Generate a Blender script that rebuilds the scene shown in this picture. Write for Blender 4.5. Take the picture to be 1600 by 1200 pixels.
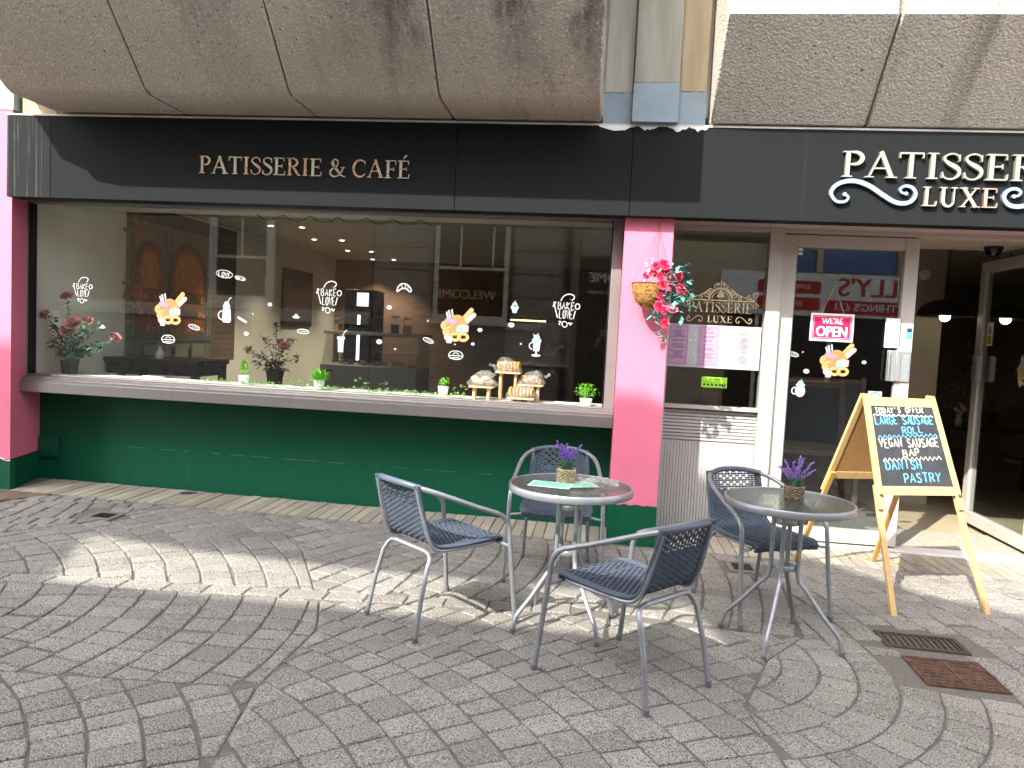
import bpy, bmesh, math, random
from math import sin, cos, pi, radians as R, sqrt, atan2
from mathutils import Vector as V, Matrix
random.seed(7)
rnd = random.random
def ru(a, b): return a + (b - a) * rnd()
for o in list(bpy.data.objects): bpy.data.objects.remove(o)
SC = bpy.context.scene
COL = SC.collection

# ------------------------------------------------------------------ camera, sky, sun, exposure
cam_d = bpy.data.cameras.new('camera'); cam = bpy.data.objects.new('camera', cam_d); COL.objects.link(cam)
SC.camera = cam
yaw, pit, rol = R(6.66), R(3.70), R(2.848)
F = V((-sin(yaw) * cos(pit), cos(yaw) * cos(pit), -sin(pit)))
R0 = V((cos(yaw), sin(yaw), 0)); U0 = R0.cross(F)
RR = R0 * cos(rol) + U0 * sin(rol); UU = -R0 * sin(rol) + U0 * cos(rol)
cam.matrix_world = Matrix(((RR.x, UU.x, -F.x, 0), (RR.y, UU.y, -F.y, -6.03), (RR.z, UU.z, -F.z, 1.46), (0, 0, 0, 1)))
cam_d.sensor_width = 36; cam_d.lens = 36 * 1202 / 1600; cam_d.clip_start = .02; cam_d.clip_end = 500

SUN_AZ = R(33); SUN_EL = math.atan(1.06 * cos(SUN_AZ))      # the light travels along (sin az, cos az)
world = bpy.data.worlds.new('World'); SC.world = world; world.use_nodes = True
wn = world.node_tree; sky = wn.nodes.new('ShaderNodeTexSky'); sky.sky_type = 'NISHITA'; sky.sun_disc = False
sky.sun_elevation = SUN_EL; sky.sun_rotation = pi + SUN_AZ; sky.air_density = 1.0; sky.dust_density = 3
bg = wn.nodes['Background']; bg.inputs['Strength'].default_value = .15
hs = wn.nodes.new('ShaderNodeHueSaturation'); hs.inputs['Saturation'].default_value = .28
wn.links.new(sky.outputs[0], hs.inputs['Color']); wn.links.new(hs.outputs[0], bg.inputs[0])
sd = bpy.data.lights.new('sun', 'SUN'); sd.energy = 2.5; sd.angle = R(.42); sd.color = (1, .95, .86)
sun = bpy.data.objects.new('sun', sd); COL.objects.link(sun)
ldir = V((sin(SUN_AZ) * cos(SUN_EL), cos(SUN_AZ) * cos(SUN_EL), -sin(SUN_EL)))
sun.rotation_euler = ldir.to_track_quat('-Z', 'Y').to_euler(); sun.location = (-6, -12, 14)
SC.view_settings.view_transform = 'Standard'; SC.view_settings.look = 'None'
SC.view_settings.exposure = 2.3; SC.view_settings.gamma = 1; SC.view_settings.use_curve_mapping = False
SC.cycles.transparent_max_bounces = 24; SC.cycles.max_bounces = 8; SC.cycles.caustics_reflective = False

def gz(x): return -.010 * (x + 1)                           # the pavement falls gently to the right

# ------------------------------------------------------------------ materials
def lin(c): return tuple(((v / 12.92) if v <= .04045 else ((v + .055) / 1.055) ** 2.4) for v in c)
def hx(s): return lin(tuple(int(s[i:i + 2], 16) / 255 for i in (0, 2, 4)))
def c4(c): return (c[0], c[1], c[2], 1)
class NT:
    def __init__(s, name):
        s.m = bpy.data.materials.new(name); s.m.use_nodes = True; s.t = s.m.node_tree
        s.b = s.t.nodes['Principled BSDF']; s.out = s.t.nodes['Material Output']
    def n(s, typ, ins=None, **kw):
        n = s.t.nodes.new('ShaderNode' + typ)
        for k, v in kw.items(): setattr(n, k, v)
        for k, v in (ins or {}).items():
            if isinstance(v, bpy.types.NodeSocket): s.t.links.new(v, n.inputs[k])
            else: n.inputs[k].default_value = v
        return n
    def set(s, **kw):
        for k, v in kw.items():
            k = k.replace('_', ' ')
            if isinstance(v, bpy.types.NodeSocket): s.t.links.new(v, s.b.inputs[k])
            else: s.b.inputs[k].default_value = v
    def obj(s, sx=1, sy=1, sz=1):
        tc = s.n('TexCoord'); mp = s.n('Mapping', {'Vector': tc.outputs['Object'], 'Scale': (sx, sy, sz)}); return mp.outputs[0]
    def geo(s, sx=1, sy=1, sz=1):
        tc = s.n('NewGeometry'); mp = s.n('Mapping', {'Vector': tc.outputs['Position'], 'Scale': (sx, sy, sz)}); return mp.outputs[0]
    def noise(s, vec, scale, detail=3, rough=.55):
        return s.n('TexNoise', {'Vector': vec, 'Scale': scale, 'Detail': detail, 'Roughness': rough}).outputs[0]
    def ramp(s, fac, stops):
        n = s.n('ValToRGB', {'Fac': fac}); e = n.color_ramp.elements
        while len(e) < len(stops): e.new(.5)
        for i, (p, c) in enumerate(stops): e[i].position = p; e[i].color = c4(c) if len(c) == 3 else c
        return n.outputs[0]
    def mix(s, fac, a, b, blend='MIX'):
        n = s.n('Mix', data_type='RGBA', blend_type=blend)
        for k, v in ((0, fac), (6, a), (7, b)):
            if isinstance(v, bpy.types.NodeSocket): s.t.links.new(v, n.inputs[k])
            else: n.inputs[k].default_value = v if k == 0 else c4(v)
        return n.outputs[2]
    def math(s, op, a, b=0):
        n = s.n('Math', operation=op)
        for k, v in ((0, a), (1, b)):
            if isinstance(v, bpy.types.NodeSocket): s.t.links.new(v, n.inputs[k])
            else: n.inputs[k].default_value = v
        return n.outputs[0]
    def bump(s, h, strength=.3, dist=.01):
        s.set(Normal=s.n('Bump', {'Height': h, 'Strength': strength, 'Distance': dist}).outputs[0])
MATS = {}
def M(name, col, rough=.5, metal=0, var=.12, vs=6, bump=0, bs=80, bd=.003, spec=.5, stretch=(1, 1, 1), em=None, sss=0):
    """plain procedural material: a base colour broken up by noise, optional fine relief"""
    if name in MATS: return MATS[name]
    if isinstance(col, str): col = hx(col)
    t = NT(name); v = t.obj(*stretch)
    f = t.noise(v, vs, 4)
    lo = tuple(max(0, c * (1 - var)) for c in col); hi = tuple(min(1, c * (1 + var)) for c in col)
    t.set(Base_Color=t.ramp(f, [(.3, lo), (.7, hi)]), Metallic=metal)
    t.b.inputs['Specular IOR Level'].default_value = spec
    rr = t.ramp(t.noise(v, vs * 2.3, 3), [(.3, (max(.02, rough - .08),) * 3), (.7, (min(1, rough + .08),) * 3)])
    t.set(Roughness=rr)
    if bump: t.bump(t.noise(v, bs, 4), bump, bd)
    if em: t.set(Emission_Color=c4(em[0]), Emission_Strength=em[1])
    MATS[name] = t.m; return t.m

def streak_mat(name, col, dirt, rough, metal=0, amount=.5, sx=30, sz=1.2, spec=.5, thr=(.52, .7)):
    """painted or metal sheet with vertical run marks and speckled dirt"""
    t = NT(name); v = t.geo(sx, sx, sz)
    f = t.noise(v, 1, 5, .6); g = t.noise(t.geo(), 3, 3)
    k = t.math('MULTIPLY', t.ramp(f, [(thr[0], (0, 0, 0)), (thr[1], (1, 1, 1))]), t.ramp(g, [(.35, (0, 0, 0)), (.7, (1, 1, 1))]))
    k = t.math('MULTIPLY', k, amount)
    sp = t.ramp(t.noise(t.geo(), 140, 2), [(.66, (0, 0, 0)), (.74, (.35, .35, .35))])
    k = t.math('MAXIMUM', k, t.math('MULTIPLY', sp, amount))
    t.set(Base_Color=t.mix(k, col, dirt), Metallic=metal, Roughness=t.ramp(f, [(.3, (rough - .06,) * 3), (.7, (rough + .1,) * 3)]))
    t.b.inputs['Specular IOR Level'].default_value = spec
    t.bump(t.noise(t.geo(), 25, 3), .05, .004)
    MATS[name] = t.m; return t.m

def mat_sett():
    t = NT('granite_sett'); v = t.geo()
    tone = t.n('Attribute', attribute_name='tone').outputs['Fac']
    base = t.ramp(tone, [(0, (.18, .171, .152)), (.5, (.24, .228, .204)), (1, (.30, .285, .256))])
    sp = t.noise(v, 150, 2, .75)
    c = t.mix(t.ramp(sp, [(.38, (1, 1, 1)), (.48, (0, 0, 0))]), base, (.042, .039, .035))
    c = t.mix(t.ramp(sp, [(.54, (0, 0, 0)), (.66, (.85, .85, .85))]), c, (.46, .44, .40))
    big = t.noise(v, 1.1, 4)
    c = t.mix(t.ramp(big, [(.35, (.28,) * 3), (.62, (0, 0, 0))]), c, (.11, .105, .095))
    st = t.noise(v, 9, 3)
    c = t.mix(t.ramp(st, [(.62, (0, 0, 0)), (.75, (.3,) * 3)]), c, (.10, .085, .07))
    t.set(Base_Color=c, Roughness=.78); t.b.inputs['Specular IOR Level'].default_value = .35
    ax = t.n('Attribute', attribute_name='tone')
    wv = t.n('TexWave', {'Vector': t.geo(1, 1, 1), 'Scale': 22, 'Distortion': 9, 'Detail': 3, 'Detail Scale': 2.2}, bands_direction='X').outputs[1]
    h = t.math('ADD', t.math('MULTIPLY', sp, .9), t.math('MULTIPLY', wv, .12))
    t.bump(h, .8, .006)
    return t.m
def mat_grout():
    t = NT('grout'); v = t.geo(); f = t.noise(v, 60, 4, .7)
    c = t.ramp(f, [(.3, (.075, .068, .06)), (.7, (.17, .155, .135))])
    c = t.mix(t.ramp(t.noise(v, 2.2, 3), [(.4, (0, 0, 0)), (.7, (.5,) * 3)]), c, (.10, .092, .075))
    t.set(Base_Color=c, Roughness=.95); t.bump(f, .6, .006); return t.m
def mat_concrete():
    t = NT('exposed_aggregate_concrete'); v = t.geo()
    vo = t.n('TexVoronoi', {'Vector': v, 'Scale': 62, 'Randomness': 1})
    sep = t.n('SeparateColor', {'Color': vo.outputs['Color']})
    peb = t.ramp(sep.outputs[0], [(0, (.20, .185, .16)), (.12, (.48, .445, .39)), (.6, (.59, .55, .49)), (.86, (.70, .665, .61)), (1, (.80, .77, .71))])
    cem = (.50, .46, .40)
    c = t.mix(t.ramp(vo.outputs['Distance'], [(.25, (0, 0, 0)), (.5, (1, 1, 1))]), peb, cem)
    c = t.mix(t.ramp(t.noise(v, 46, 1), [(.745, (0, 0, 0)), (.765, (1, 1, 1))]), c, (.06, .054, .05))
    run = t.noise(t.geo(2.4, .2, .16), 1.6, 4, .6)
    c = t.mix(t.ramp(run, [(.56, (0, 0, 0)), (.78, (.7,) * 3)]), c, (.09, .08, .07))
    c = t.mix(t.ramp(t.noise(v, .9, 4), [(.45, (0, 0, 0)), (.7, (.35,) * 3)]), c, (.40, .34, .25))
    px = t.n('SeparateXYZ', {'Vector': t.n('NewGeometry').outputs['Position']}); X_, Z_ = px.outputs[0], px.outputs[2]
    wob = t.math('MULTIPLY', t.math('SUBTRACT', t.noise(t.geo(1, 1, 1.5), 3, 4), .5), .5)
    stain = None
    for x0, w, k in ((-1.32, .16, 1.0), (-.62, .15, 1.0), (-.16, .09, 1.1), (-1.62, .2, .5), (-2.5, .15, .35), (-.95, .2, .35)):
        d = t.math('DIVIDE', t.math('SUBTRACT', t.math('ADD', X_, wob), x0), w); e = t.math('MULTIPLY', t.math('POWER', 2.718, t.math('MULTIPLY', t.math('MULTIPLY', d, d), -1)), k)
        stain = e if stain is None else t.math('MAXIMUM', stain, e)
    up = t.n('MapRange', {0: Z_, 1: 2.95, 2: 3.5, 3: .05, 4: 1.0}).outputs[0]
    stain = t.math('MULTIPLY', t.math('MULTIPLY', stain, up), t.ramp(t.noise(t.geo(3, 1, .8), 9, 4), [(.25, (.25,) * 3), (.6, (.95,) * 3)]))
    c = t.mix(stain, c, (.045, .04, .042))
    t.set(Base_Color=c, Roughness=.9); t.b.inputs['Specular IOR Level'].default_value = .25
    t.bump(t.math('ADD', vo.outputs['Distance'], t.math('MULTIPLY', t.noise(v, 160, 2), .5)), .75, .008); return t.m
def mat_smooth_concrete(name, col, dark):
    t = NT(name); v = t.geo()
    c = t.mix(t.ramp(t.noise(t.geo(5, 5, .6), 1.5, 5), [(.4, (0, 0, 0)), (.75, (.7,) * 3)]), col, dark)
    c = t.mix(t.ramp(t.noise(v, 90, 2), [(.6, (0, 0, 0)), (.75, (.35,) * 3)]), c, tuple(x * .4 for x in col))
    t.set(Base_Color=c, Roughness=.85); t.bump(t.noise(v, 60, 4), .25, .004); return t.m
def schlick(t, ior, nrm=None):
    """Fresnel reflectance that is the same from both sides of a pane"""
    g = t.n('NewGeometry'); dp = t.n('VectorMath', {0: g.outputs['Incoming'], 1: nrm or g.outputs['Normal']}, operation='DOT_PRODUCT').outputs['Value']
    r0 = ((ior - 1) / (ior + 1)) ** 2
    return t.math('ADD', t.math('MULTIPLY', t.math('POWER', t.math('SUBTRACT', 1, t.math('ABSOLUTE', dp)), 5), 1 - r0), r0)
def mat_glass(name, tint=(1, 1, 1), ior=1.5, bump=0, extra=0., rough=0.0):
    t = NT(name); t.t.nodes.remove(t.b)
    tr = t.n('BsdfTransparent', {'Color': c4(tint)}); gl = t.n('BsdfGlossy', {'Roughness': rough, 'Color': (1, 1, 1, 1)})
    fac = t.math('ADD', schlick(t, ior), extra)
    mx = t.n('MixShader', {0: fac, 1: tr.outputs[0], 2: gl.outputs[0]}); t.t.links.new(mx.outputs[0], t.out.inputs[0])
    MATS[name] = t.m; return t.m
def mat_clear_film():
    t = NT('clear_plastic_film'); t.t.nodes.remove(t.b)
    tr = t.n('BsdfTransparent', {'Color': (.97, .97, .97, 1)})
    b = t.n('Bump', {'Height': t.noise(t.geo(), 45, 4, .7), 'Strength': 1, 'Distance': .02}).outputs[0]
    gl = t.n('BsdfGlossy', {'Roughness': .12, 'Normal': b}); df = t.n('BsdfDiffuse', {'Color': (.9, .9, .9, 1), 'Normal': b})
    m1 = t.n('MixShader', {0: .35, 1: gl.outputs[0], 2: df.outputs[0]})
    k = t.ramp(t.noise(t.geo(), 45, 4, .7), [(.38, (.08,) * 3), (.68, (.55,) * 3)])
    mx = t.n('MixShader', {0: k, 1: tr.outputs[0], 2: m1.outputs[0]}); t.t.links.new(mx.outputs[0], t.out.inputs[0]); return t.m
def mat_table_glass():
    t = NT('rippled_table_glass'); t.t.nodes.remove(t.b)
    b = t.n('Bump', {'Height': t.noise(t.geo(1, 1, 0), 58, 2), 'Strength': .8, 'Distance': .012}).outputs[0]
    tr = t.n('BsdfTransparent', {'Color': (.66, .74, .67, 1)}); gl = t.n('BsdfGlossy', {'Roughness': .04, 'Normal': b})
    df = t.n('BsdfDiffuse', {'Color': (.34, .36, .33, 1), 'Normal': b}); fr = schlick(t, 1.55, b)
    m1 = t.n('MixShader', {0: .07, 1: tr.outputs[0], 2: df.outputs[0]})
    mx = t.n('MixShader', {0: fr, 1: m1.outputs[0], 2: gl.outputs[0]}); t.t.links.new(mx.outputs[0], t.out.inputs[0]); return t.m
def mat_brick(name, a, b, mortar, scale=1, bw=.225, bh=.075):
    t = NT(name); tc = t.n('NewGeometry'); mp = t.n('Mapping', {'Vector': tc.outputs['Position'], 'Rotation': (R(90), 0, 0)})
    br = t.n('TexBrick', {'Vector': mp.outputs[0], 'Color1': c4(a), 'Color2': c4(b), 'Mortar': c4(mortar), 'Scale': scale,
                          'Mortar Size': .006, 'Brick Width': bw, 'Row Height': bh, 'Mortar Smooth': .2, 'Bias': 0})
    c = t.mix(t.ramp(t.noise(t.geo(), 1.5, 3), [(.4, (0, 0, 0)), (.7, (.35,) * 3)]), br.outputs[0], tuple(x * .5 for x in a))
    t.set(Base_Color=c, Roughness=.85); t.bump(br.outputs[1], -.3, .01); return t.m
def mat_wood(name, a, b, sx=60, sy=60, sz=3):
    t = NT(name); f = t.noise(t.obj(sx, sy, sz), 1, 5, .6)
    t.set(Base_Color=t.ramp(f, [(.3, a), (.7, b)]), Roughness=.5); t.bump(f, .12, .002); return t.m

SETT = mat_sett(); GROUT = mat_grout(); CONC = mat_concrete()
CONC_S = mat_smooth_concrete('pilaster_concrete', (.40, .375, .33), (.20, .17, .13)); CONC_N = mat_smooth_concrete('weathered_concrete', (.34, .33, .28), (.15, .14, .11))
CONC_T = mat_smooth_concrete('tan_concrete', (.42, .345, .23), (.19, .14, .09))
GREYP = M('grey_paint', '7f8e99', .5, var=.08, bump=.1, bs=40); WHITEP = M('white_paint', 'dcdde0', .55, var=.06)
BLACKF = streak_mat('black_fascia', (.013, .0145, .0155), (.15, .16, .16), .5, amount=.07, sx=14, sz=.5, spec=.06, thr=(.58, .8))
BLACKE = streak_mat('chalky_fascia', (.0125, .014, .015), (.30, .31, .31), .55, amount=.42, sx=34, sz=.5, thr=(.54, .68), spec=.08)
PINK = M('pink_wall_paint', (.64, .155, .24), .55, var=.045, vs=3, bump=.16, bs=45, bd=.003, spec=.4)
GREEN = streak_mat('green_wall_paint', (.0032, .072, .036), (.010, .12, .065), .4, amount=.5, sx=18, sz=.8, spec=.22)
FRAME = streak_mat('brown_anodised_metal', (.245, .225, .22), (.15, .135, .13), .42, metal=.6, amount=.5, sx=9, sz=2)
GASK = M('black_gasket', '0a0a0b', .5); CREAM = streak_mat('cream_door_paint', (.46, .425, .375), (.25, .21, .16), .42, amount=.35)
TILE = None
SILVER = M('silver_powder_coat', (.25, .262, .285), .38, .5, var=.1, vs=20); WEAVE = M('slate_woven_plastic', '444c59', .6, var=.18, vs=30, spec=.3)
DSLEEVE = M('slate_sleeve', '48505f', .42, var=.1); RUBBER = M('dark_rubber', '1d1d20', .7)
PINE = mat_wood('pine_wood', (.46, .285, .105), (.58, .39, .17)); PINE_D = mat_wood('orange_pine_wood', (.42, .21, .06), (.52, .29, .09))
HARDB = M('brown_hardboard', '9a7444', .6, var=.1, vs=40); CHALKB = M('chalkboard_black', (.022, .024, .028), .6, var=.4, vs=9)
CH_W = M('white_chalk', 'eae6e2', .9); CH_B = M('blue_chalk', '5fb4ea', .9); CH_P = M('peach_chalk', 'efd2bd', .9)
GLASS = mat_glass('window_glass', (.95, .97, .96), 1.5); GLASS_D = mat_glass('door_glass', (.86, .90, .90), 1.62)
CLEAR = mat_glass('clear_glassware', (.95, .97, .96), 1.45); FILM = mat_clear_film(); TGLASS = mat_table_glass()
STK_W = M('white_vinyl', 'e6ebec', .5, var=.03); STK_T = M('mint_vinyl', 'b5d9d8', .5, var=.05); STK_Y = M('biscuit_vinyl', 'ecd08c', .5, var=.1, vs=40)
STK_O = M('golden_vinyl', 'e6b46a', .5, var=.15, vs=40); STK_P = M('lilac_vinyl', 'd7b4cf', .5); STK_PK = M('blush_vinyl', 'ecd9dc', .5); STK_K = M('black_vinyl', '151517', .5)
STK_BR = M('brown_vinyl', 'b98846', .5); STK_BL = M('pale_blue_vinyl', 'a9c9d3', .5)
GOLDL = M('gold_lettering', (.66, .52, .30), .3, .7, var=.25, vs=18); ROSEG = M('rose_gold_letter', (.72, .53, .40), .22, .8, var=.3, vs=7); PALEG = M('pale_gold_letter', (.55, .50, .38), .3, .6, var=.12, vs=6)
SIDEG = M('gold_letter_edge', (.34, .27, .18), .35, .6); SCROLL = M('blue_silver_scroll', (.33, .41, .54), .35, .6, var=.12)
PALES = M('pale_sage_letter', (.30, .32, .255), .45, .35, var=.12, vs=5)

# ------------------------------------------------------------------ mesh builder
class MB:
    def __init__(s): s.v = []; s.f = []; s.mi = []; s.sm = []; s.cur = 0; s.smooth = True
    def add(s, vs, fs, T=None, sm=None):
        b = len(s.v)
        s.v += [tuple(T @ V(p)) if T else tuple(p) for p in vs]
        for f in fs: s.f.append([b + i for i in f]); s.mi.append(s.cur); s.sm.append(s.smooth if sm is None else sm)
        return s
    def mat(s, i): s.cur = i; return s
    def box(s, x0, x1, y0, y1, z0, z1, T=None):
        vs = [(x, y, z) for z in (z0, z1) for y in (y0, y1) for x in (x0, x1)]
        return s.add(vs, [(0, 2, 3, 1), (4, 5, 7, 6), (0, 1, 5, 4), (2, 6, 7, 3), (0, 4, 6, 2), (1, 3, 7, 5)], T)
    def cbox(s, c, d, T=None): return s.box(c[0] - d[0] / 2, c[0] + d[0] / 2, c[1] - d[1] / 2, c[1] + d[1] / 2, c[2] - d[2] / 2, c[2] + d[2] / 2, T)
    def prism(s, poly, d0, d1, ax='y', T=None):
        n = len(poly)
        if ax == 'y': P = lambda p, d: (p[0], d, p[1])
        elif ax == 'z': P = lambda p, d: (p[0], p[1], d)
        else: P = lambda p, d: (d, p[0], p[1])
        vs = [P(p, d0) for p in poly] + [P(p, d1) for p in poly]
        return s.add(vs, [tuple(range(n))[::-1], tuple(range(n, 2 * n))] + [(i, (i + 1) % n, n + (i + 1) % n, n + i) for i in range(n)], T)
    def flat(s, poly, d, ax='y', T=None):
        n = len(poly)
        P = (lambda p: (p[0], d, p[1])) if ax == 'y' else (lambda p: (p[0], p[1], d)) if ax == 'z' else (lambda p: (d, p[0], p[1]))
        return s.add([P(p) for p in poly], [tuple(range(n))], T)
    def tube(s, pts, r, n=8, T=None, closed=False, cap=True):
        pts = [V(p) for p in pts]; k = len(pts); rs = r if isinstance(r, (list, tuple)) else [r] * k
        vs = []; up = None
        for i, p in enumerate(pts):
            a = pts[(i - 1) % k] if (i or closed) else p; b = pts[(i + 1) % k] if (i < k - 1 or closed) else p
            t = (b - a).normalized() if (b - a).length > 1e-9 else V((0, 0, 1))
            if up is None: up = V((0, 0, 1)) if abs(t.z) < .9 else V((0, 1, 0))
            side = t.cross(up)
            if side.length < 1e-6: side = t.orthogonal()
            side.normalize(); u2 = side.cross(t); up = u2
            for j in range(n): a_ = 2 * pi * j / n; vs.append(p + (side * cos(a_) + u2 * sin(a_)) * rs[i])
        fs = []
        for i in range(k if closed else k - 1):
            o, q = i * n, ((i + 1) % k) * n
            fs += [(o + j, o + (j + 1) % n, q + (j + 1) % n, q + j) for j in range(n)]
        if not closed and cap: fs += [tuple(range(n))[::-1], tuple(range((k - 1) * n, k * n))]
        return s.add(vs, fs, T)
    def lathe(s, prof, n=20, c=(0, 0, 0), T=None, cap=False):
        vs = [(c[0] + r * cos(2 * pi * j / n), c[1] + r * sin(2 * pi * j / n), c[2] + z) for r, z in prof for j in range(n)]
        fs = [(i * n + j, i * n + (j + 1) % n, (i + 1) * n + (j + 1) % n, (i + 1) * n + j) for i in range(len(prof) - 1) for j in range(n)]
        if cap: fs += [tuple(range(n))[::-1], tuple(range((len(prof) - 1) * n, len(prof) * n))]
        return s.add(vs, fs, T)
    def ball(s, c, r, n=10, m=6, T=None):
        rx, ry, rz = r if isinstance(r, (list, tuple)) else (r, r, r)
        vs = [(c[0], c[1], c[2] - rz)]
        for i in range(1, m):
            a = -pi / 2 + pi * i / m
            vs += [(c[0] + rx * cos(a) * cos(2 * pi * j / n), c[1] + ry * cos(a) * sin(2 * pi * j / n), c[2] + rz * sin(a)) for j in range(n)]
        vs.append((c[0], c[1], c[2] + rz)); t = len(vs) - 1
        fs = [(0, 1 + (j + 1) % n, 1 + j) for j in range(n)]
        for i in range(m - 2): o = 1 + i * n; fs += [(o + j, o + (j + 1) % n, o + n + (j + 1) % n, o + n + j) for j in range(n)]
        o = 1 + (m - 2) * n; fs += [(o + j, o + (j + 1) % n, t) for j in range(n)]
        return s.add(vs, fs, T)
    def strip(s, pts, ws, d0, d1=None, T=None, closed=False):
        """variable-width stroke in the XZ plane (front at d0, back at d1)"""
        k = len(pts); L = []; Rr = []
        for i in range(k):
            a = pts[(i - 1) % k] if (i or closed) else pts[i]; b = pts[(i + 1) % k] if (i < k - 1 or closed) else pts[i]
            tx, tz = b[0] - a[0], b[1] - a[1]; l = math.hypot(tx, tz) or 1; nx, nz = -tz / l, tx / l
            w = (ws[i] if isinstance(ws, (list, tuple)) else ws) / 2
            L.append((pts[i][0] + nx * w, pts[i][1] + nz * w)); Rr.append((pts[i][0] - nx * w, pts[i][1] - nz * w))
        vs = [(p[0], d0, p[1]) for p in L] + [(p[0], d0, p[1]) for p in Rr]
        N = k if closed else k - 1
        fs = [(k + i, k + (i + 1) % k, (i + 1) % k, i) for i in range(N)]
        if d1 is not None:
            vs += [(p[0], d1, p[1]) for p in L] + [(p[0], d1, p[1]) for p in Rr]; q = 2 * k
            for i in range(N):
                j = (i + 1) % k
                fs += [(i, j, q + j, q + i), (q + k + i, q + k + j, k + j, k + i)]
            if not closed: fs += [(0, q, q + k, k), (k - 1, 2 * k - 1, q + 2 * k - 1, q + k - 1)]
        return s.add(vs, fs, T, sm=False)
    def mesh(s, name, mats, ang=40):
        me = bpy.data.meshes.new(name); me.from_pydata(s.v, [], s.f)
        for m in (mats if isinstance(mats, (list, tuple)) else [mats]): me.materials.append(m)
        me.polygons.foreach_set('material_index', s.mi); me.polygons.foreach_set('use_smooth', s.sm)
        me.update()
        try: me.set_sharp_from_angle(angle=R(ang))
        except Exception: pass
        return me
    def build(s, name, mats, parent=None, loc=None, rz=0, ang=40, bevel=0):
        o = bpy.data.objects.new(name, s.mesh(name, mats, ang)); COL.objects.link(o)
        if parent: o.parent = parent
        if loc: o.location = loc
        if rz: o.rotation_euler.z = rz
        if bevel:
            b = o.modifiers.new('bevel', 'BEVEL'); b.width = bevel; b.segments = 2; b.limit_method = 'ANGLE'; b.angle_limit = R(50)
        return o
def tag(o, label=None, cat=None, group=None, kind=None):
    if label: o['label'] = label
    if cat: o['category'] = cat
    if group: o['group'] = group
    if kind: o['kind'] = kind
    return o
def thing(name, label, cat, loc=(0, 0, 0), rz=0, group=None):
    o = bpy.data.objects.new(name, None); COL.objects.link(o); o.location = loc; o.rotation_euler.z = rz; o.empty_display_size = .1
    return tag(o, label, cat, group)
def dup(o, label, loc=None, rz=None, parent=None):
    c = o.copy(); COL.objects.link(c)
    if parent: c.parent = parent
    if label: c['label'] = label
    if loc: c.location = loc
    if rz is not None: c.rotation_euler.z = rz
    for ch in [q for q in bpy.data.objects if q.parent == o]: dup(ch, None, parent=c)
    return c
def catmull(P, n=6):
    P = [V(p) for p in P]; out = []
    for i in range(len(P) - 1):
        p0, p1, p2, p3 = P[max(0, i - 1)], P[i], P[i + 1], P[min(len(P) - 1, i + 2)]
        for k in range(n):
            t = k / n; out.append(.5 * (2 * p1 + (p2 - p0) * t + (2 * p0 - 5 * p1 + 4 * p2 - p3) * t * t + (3 * p1 - p0 - 3 * p2 + p3) * t ** 3))
    return out + [P[-1]]
def cat2(P, n=6): return [(p.x, p.y) for p in catmull([(a, b, 0) for a, b in P], n)]
def arc(cx, cz, rx, rz, a0, a1, n=12): return [(cx + rx * cos(R(a0 + (a1 - a0) * i / n)), cz + rz * sin(R(a0 + (a1 - a0) * i / n))) for i in range(n + 1)]

# ------------------------------------------------------------------ lettering
SF = {'A': [[(0, 0), (.5, 1), (1, 0)], [(.2, .38), (.8, .38)]], 'B': [[(0, 0), (0, 1), (.7, .95), (.75, .7), (.55, .53), (0, .52)], [(.55, .53), (.9, .4), (.85, .1), (.6, 0), (0, 0)]],
 'C': [[(.95, .8), (.7, 1), (.3, .97), (.03, .7), (.03, .3), (.3, .02), (.7, 0), (.95, .2)]], 'D': [[(0, 0), (0, 1), (.5, .97), (.9, .7), (.9, .3), (.5, .03), (0, 0)]],
 'E': [[(.9, 1), (0, 1), (0, 0), (.9, 0)], [(0, .52), (.7, .52)]], 'F': [[(.9, 1), (0, 1), (0, 0)], [(0, .52), (.7, .52)]],
 'G': [[(.95, .82), (.7, 1), (.3, .97), (.03, .65), (.05, .25), (.35, 0), (.75, .03), (.95, .2), (.95, .45), (.6, .45)]], 'H': [[(0, 0), (0, 1)], [(.9, 0), (.9, 1)], [(0, .5), (.9, .5)]],
 'I': [[(.5, 0), (.5, 1)]], 'K': [[(0, 0), (0, 1)], [(.85, 1), (.05, .45), (.9, 0)]], 'L': [[(0, 1), (0, 0), (.85, 0)]], 'M': [[(0, 0), (.1, 1), (.5, .4), (.9, 1), (1, 0)]],
 'N': [[(0, 0), (0, 1), (.9, 0), (.9, 1)]], 'O': [[(.5, 1), (.15, .9), (0, .5), (.15, .1), (.5, 0), (.85, .1), (1, .5), (.85, .9), (.5, 1)]], 'P': [[(0, 0), (0, 1), (.7, .97), (.88, .75), (.7, .5), (0, .45)]],
 'R': [[(0, 0), (0, 1), (.7, .97), (.88, .75), (.7, .52), (0, .48)], [(.4, .48), (.95, 0)]], 'S': [[(.9, .85), (.6, 1), (.2, .95), (.08, .73), (.3, .55), (.7, .45), (.92, .25), (.75, .04), (.35, 0), (.05, .15)]],
 'T': [[(0, 1), (1, 1)], [(.5, 1), (.5, 0)]], 'U': [[(0, 1), (.02, .3), (.25, .02), (.65, .02), (.9, .3), (.92, 1)]], 'V': [[(0, 1), (.5, 0), (1, 1)]], 'W': [[(0, 1), (.25, 0), (.5, .7), (.75, 0), (1, 1)]],
 'X': [[(0, 1), (.95, 0)], [(.95, 1), (0, 0)]], 'Y': [[(0, 1), (.5, .5), (1, 1)], [(.5, .5), (.45, 0)]], "'": [[(.5, 1.05), (.42, .8)]], '5': [[(.9, 1), (.2, 1), (.12, .55), (.6, .6), (.9, .35), (.7, .04), (.1, .02)]], '-': [[(.1, .5), (.8, .5)]]}
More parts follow.
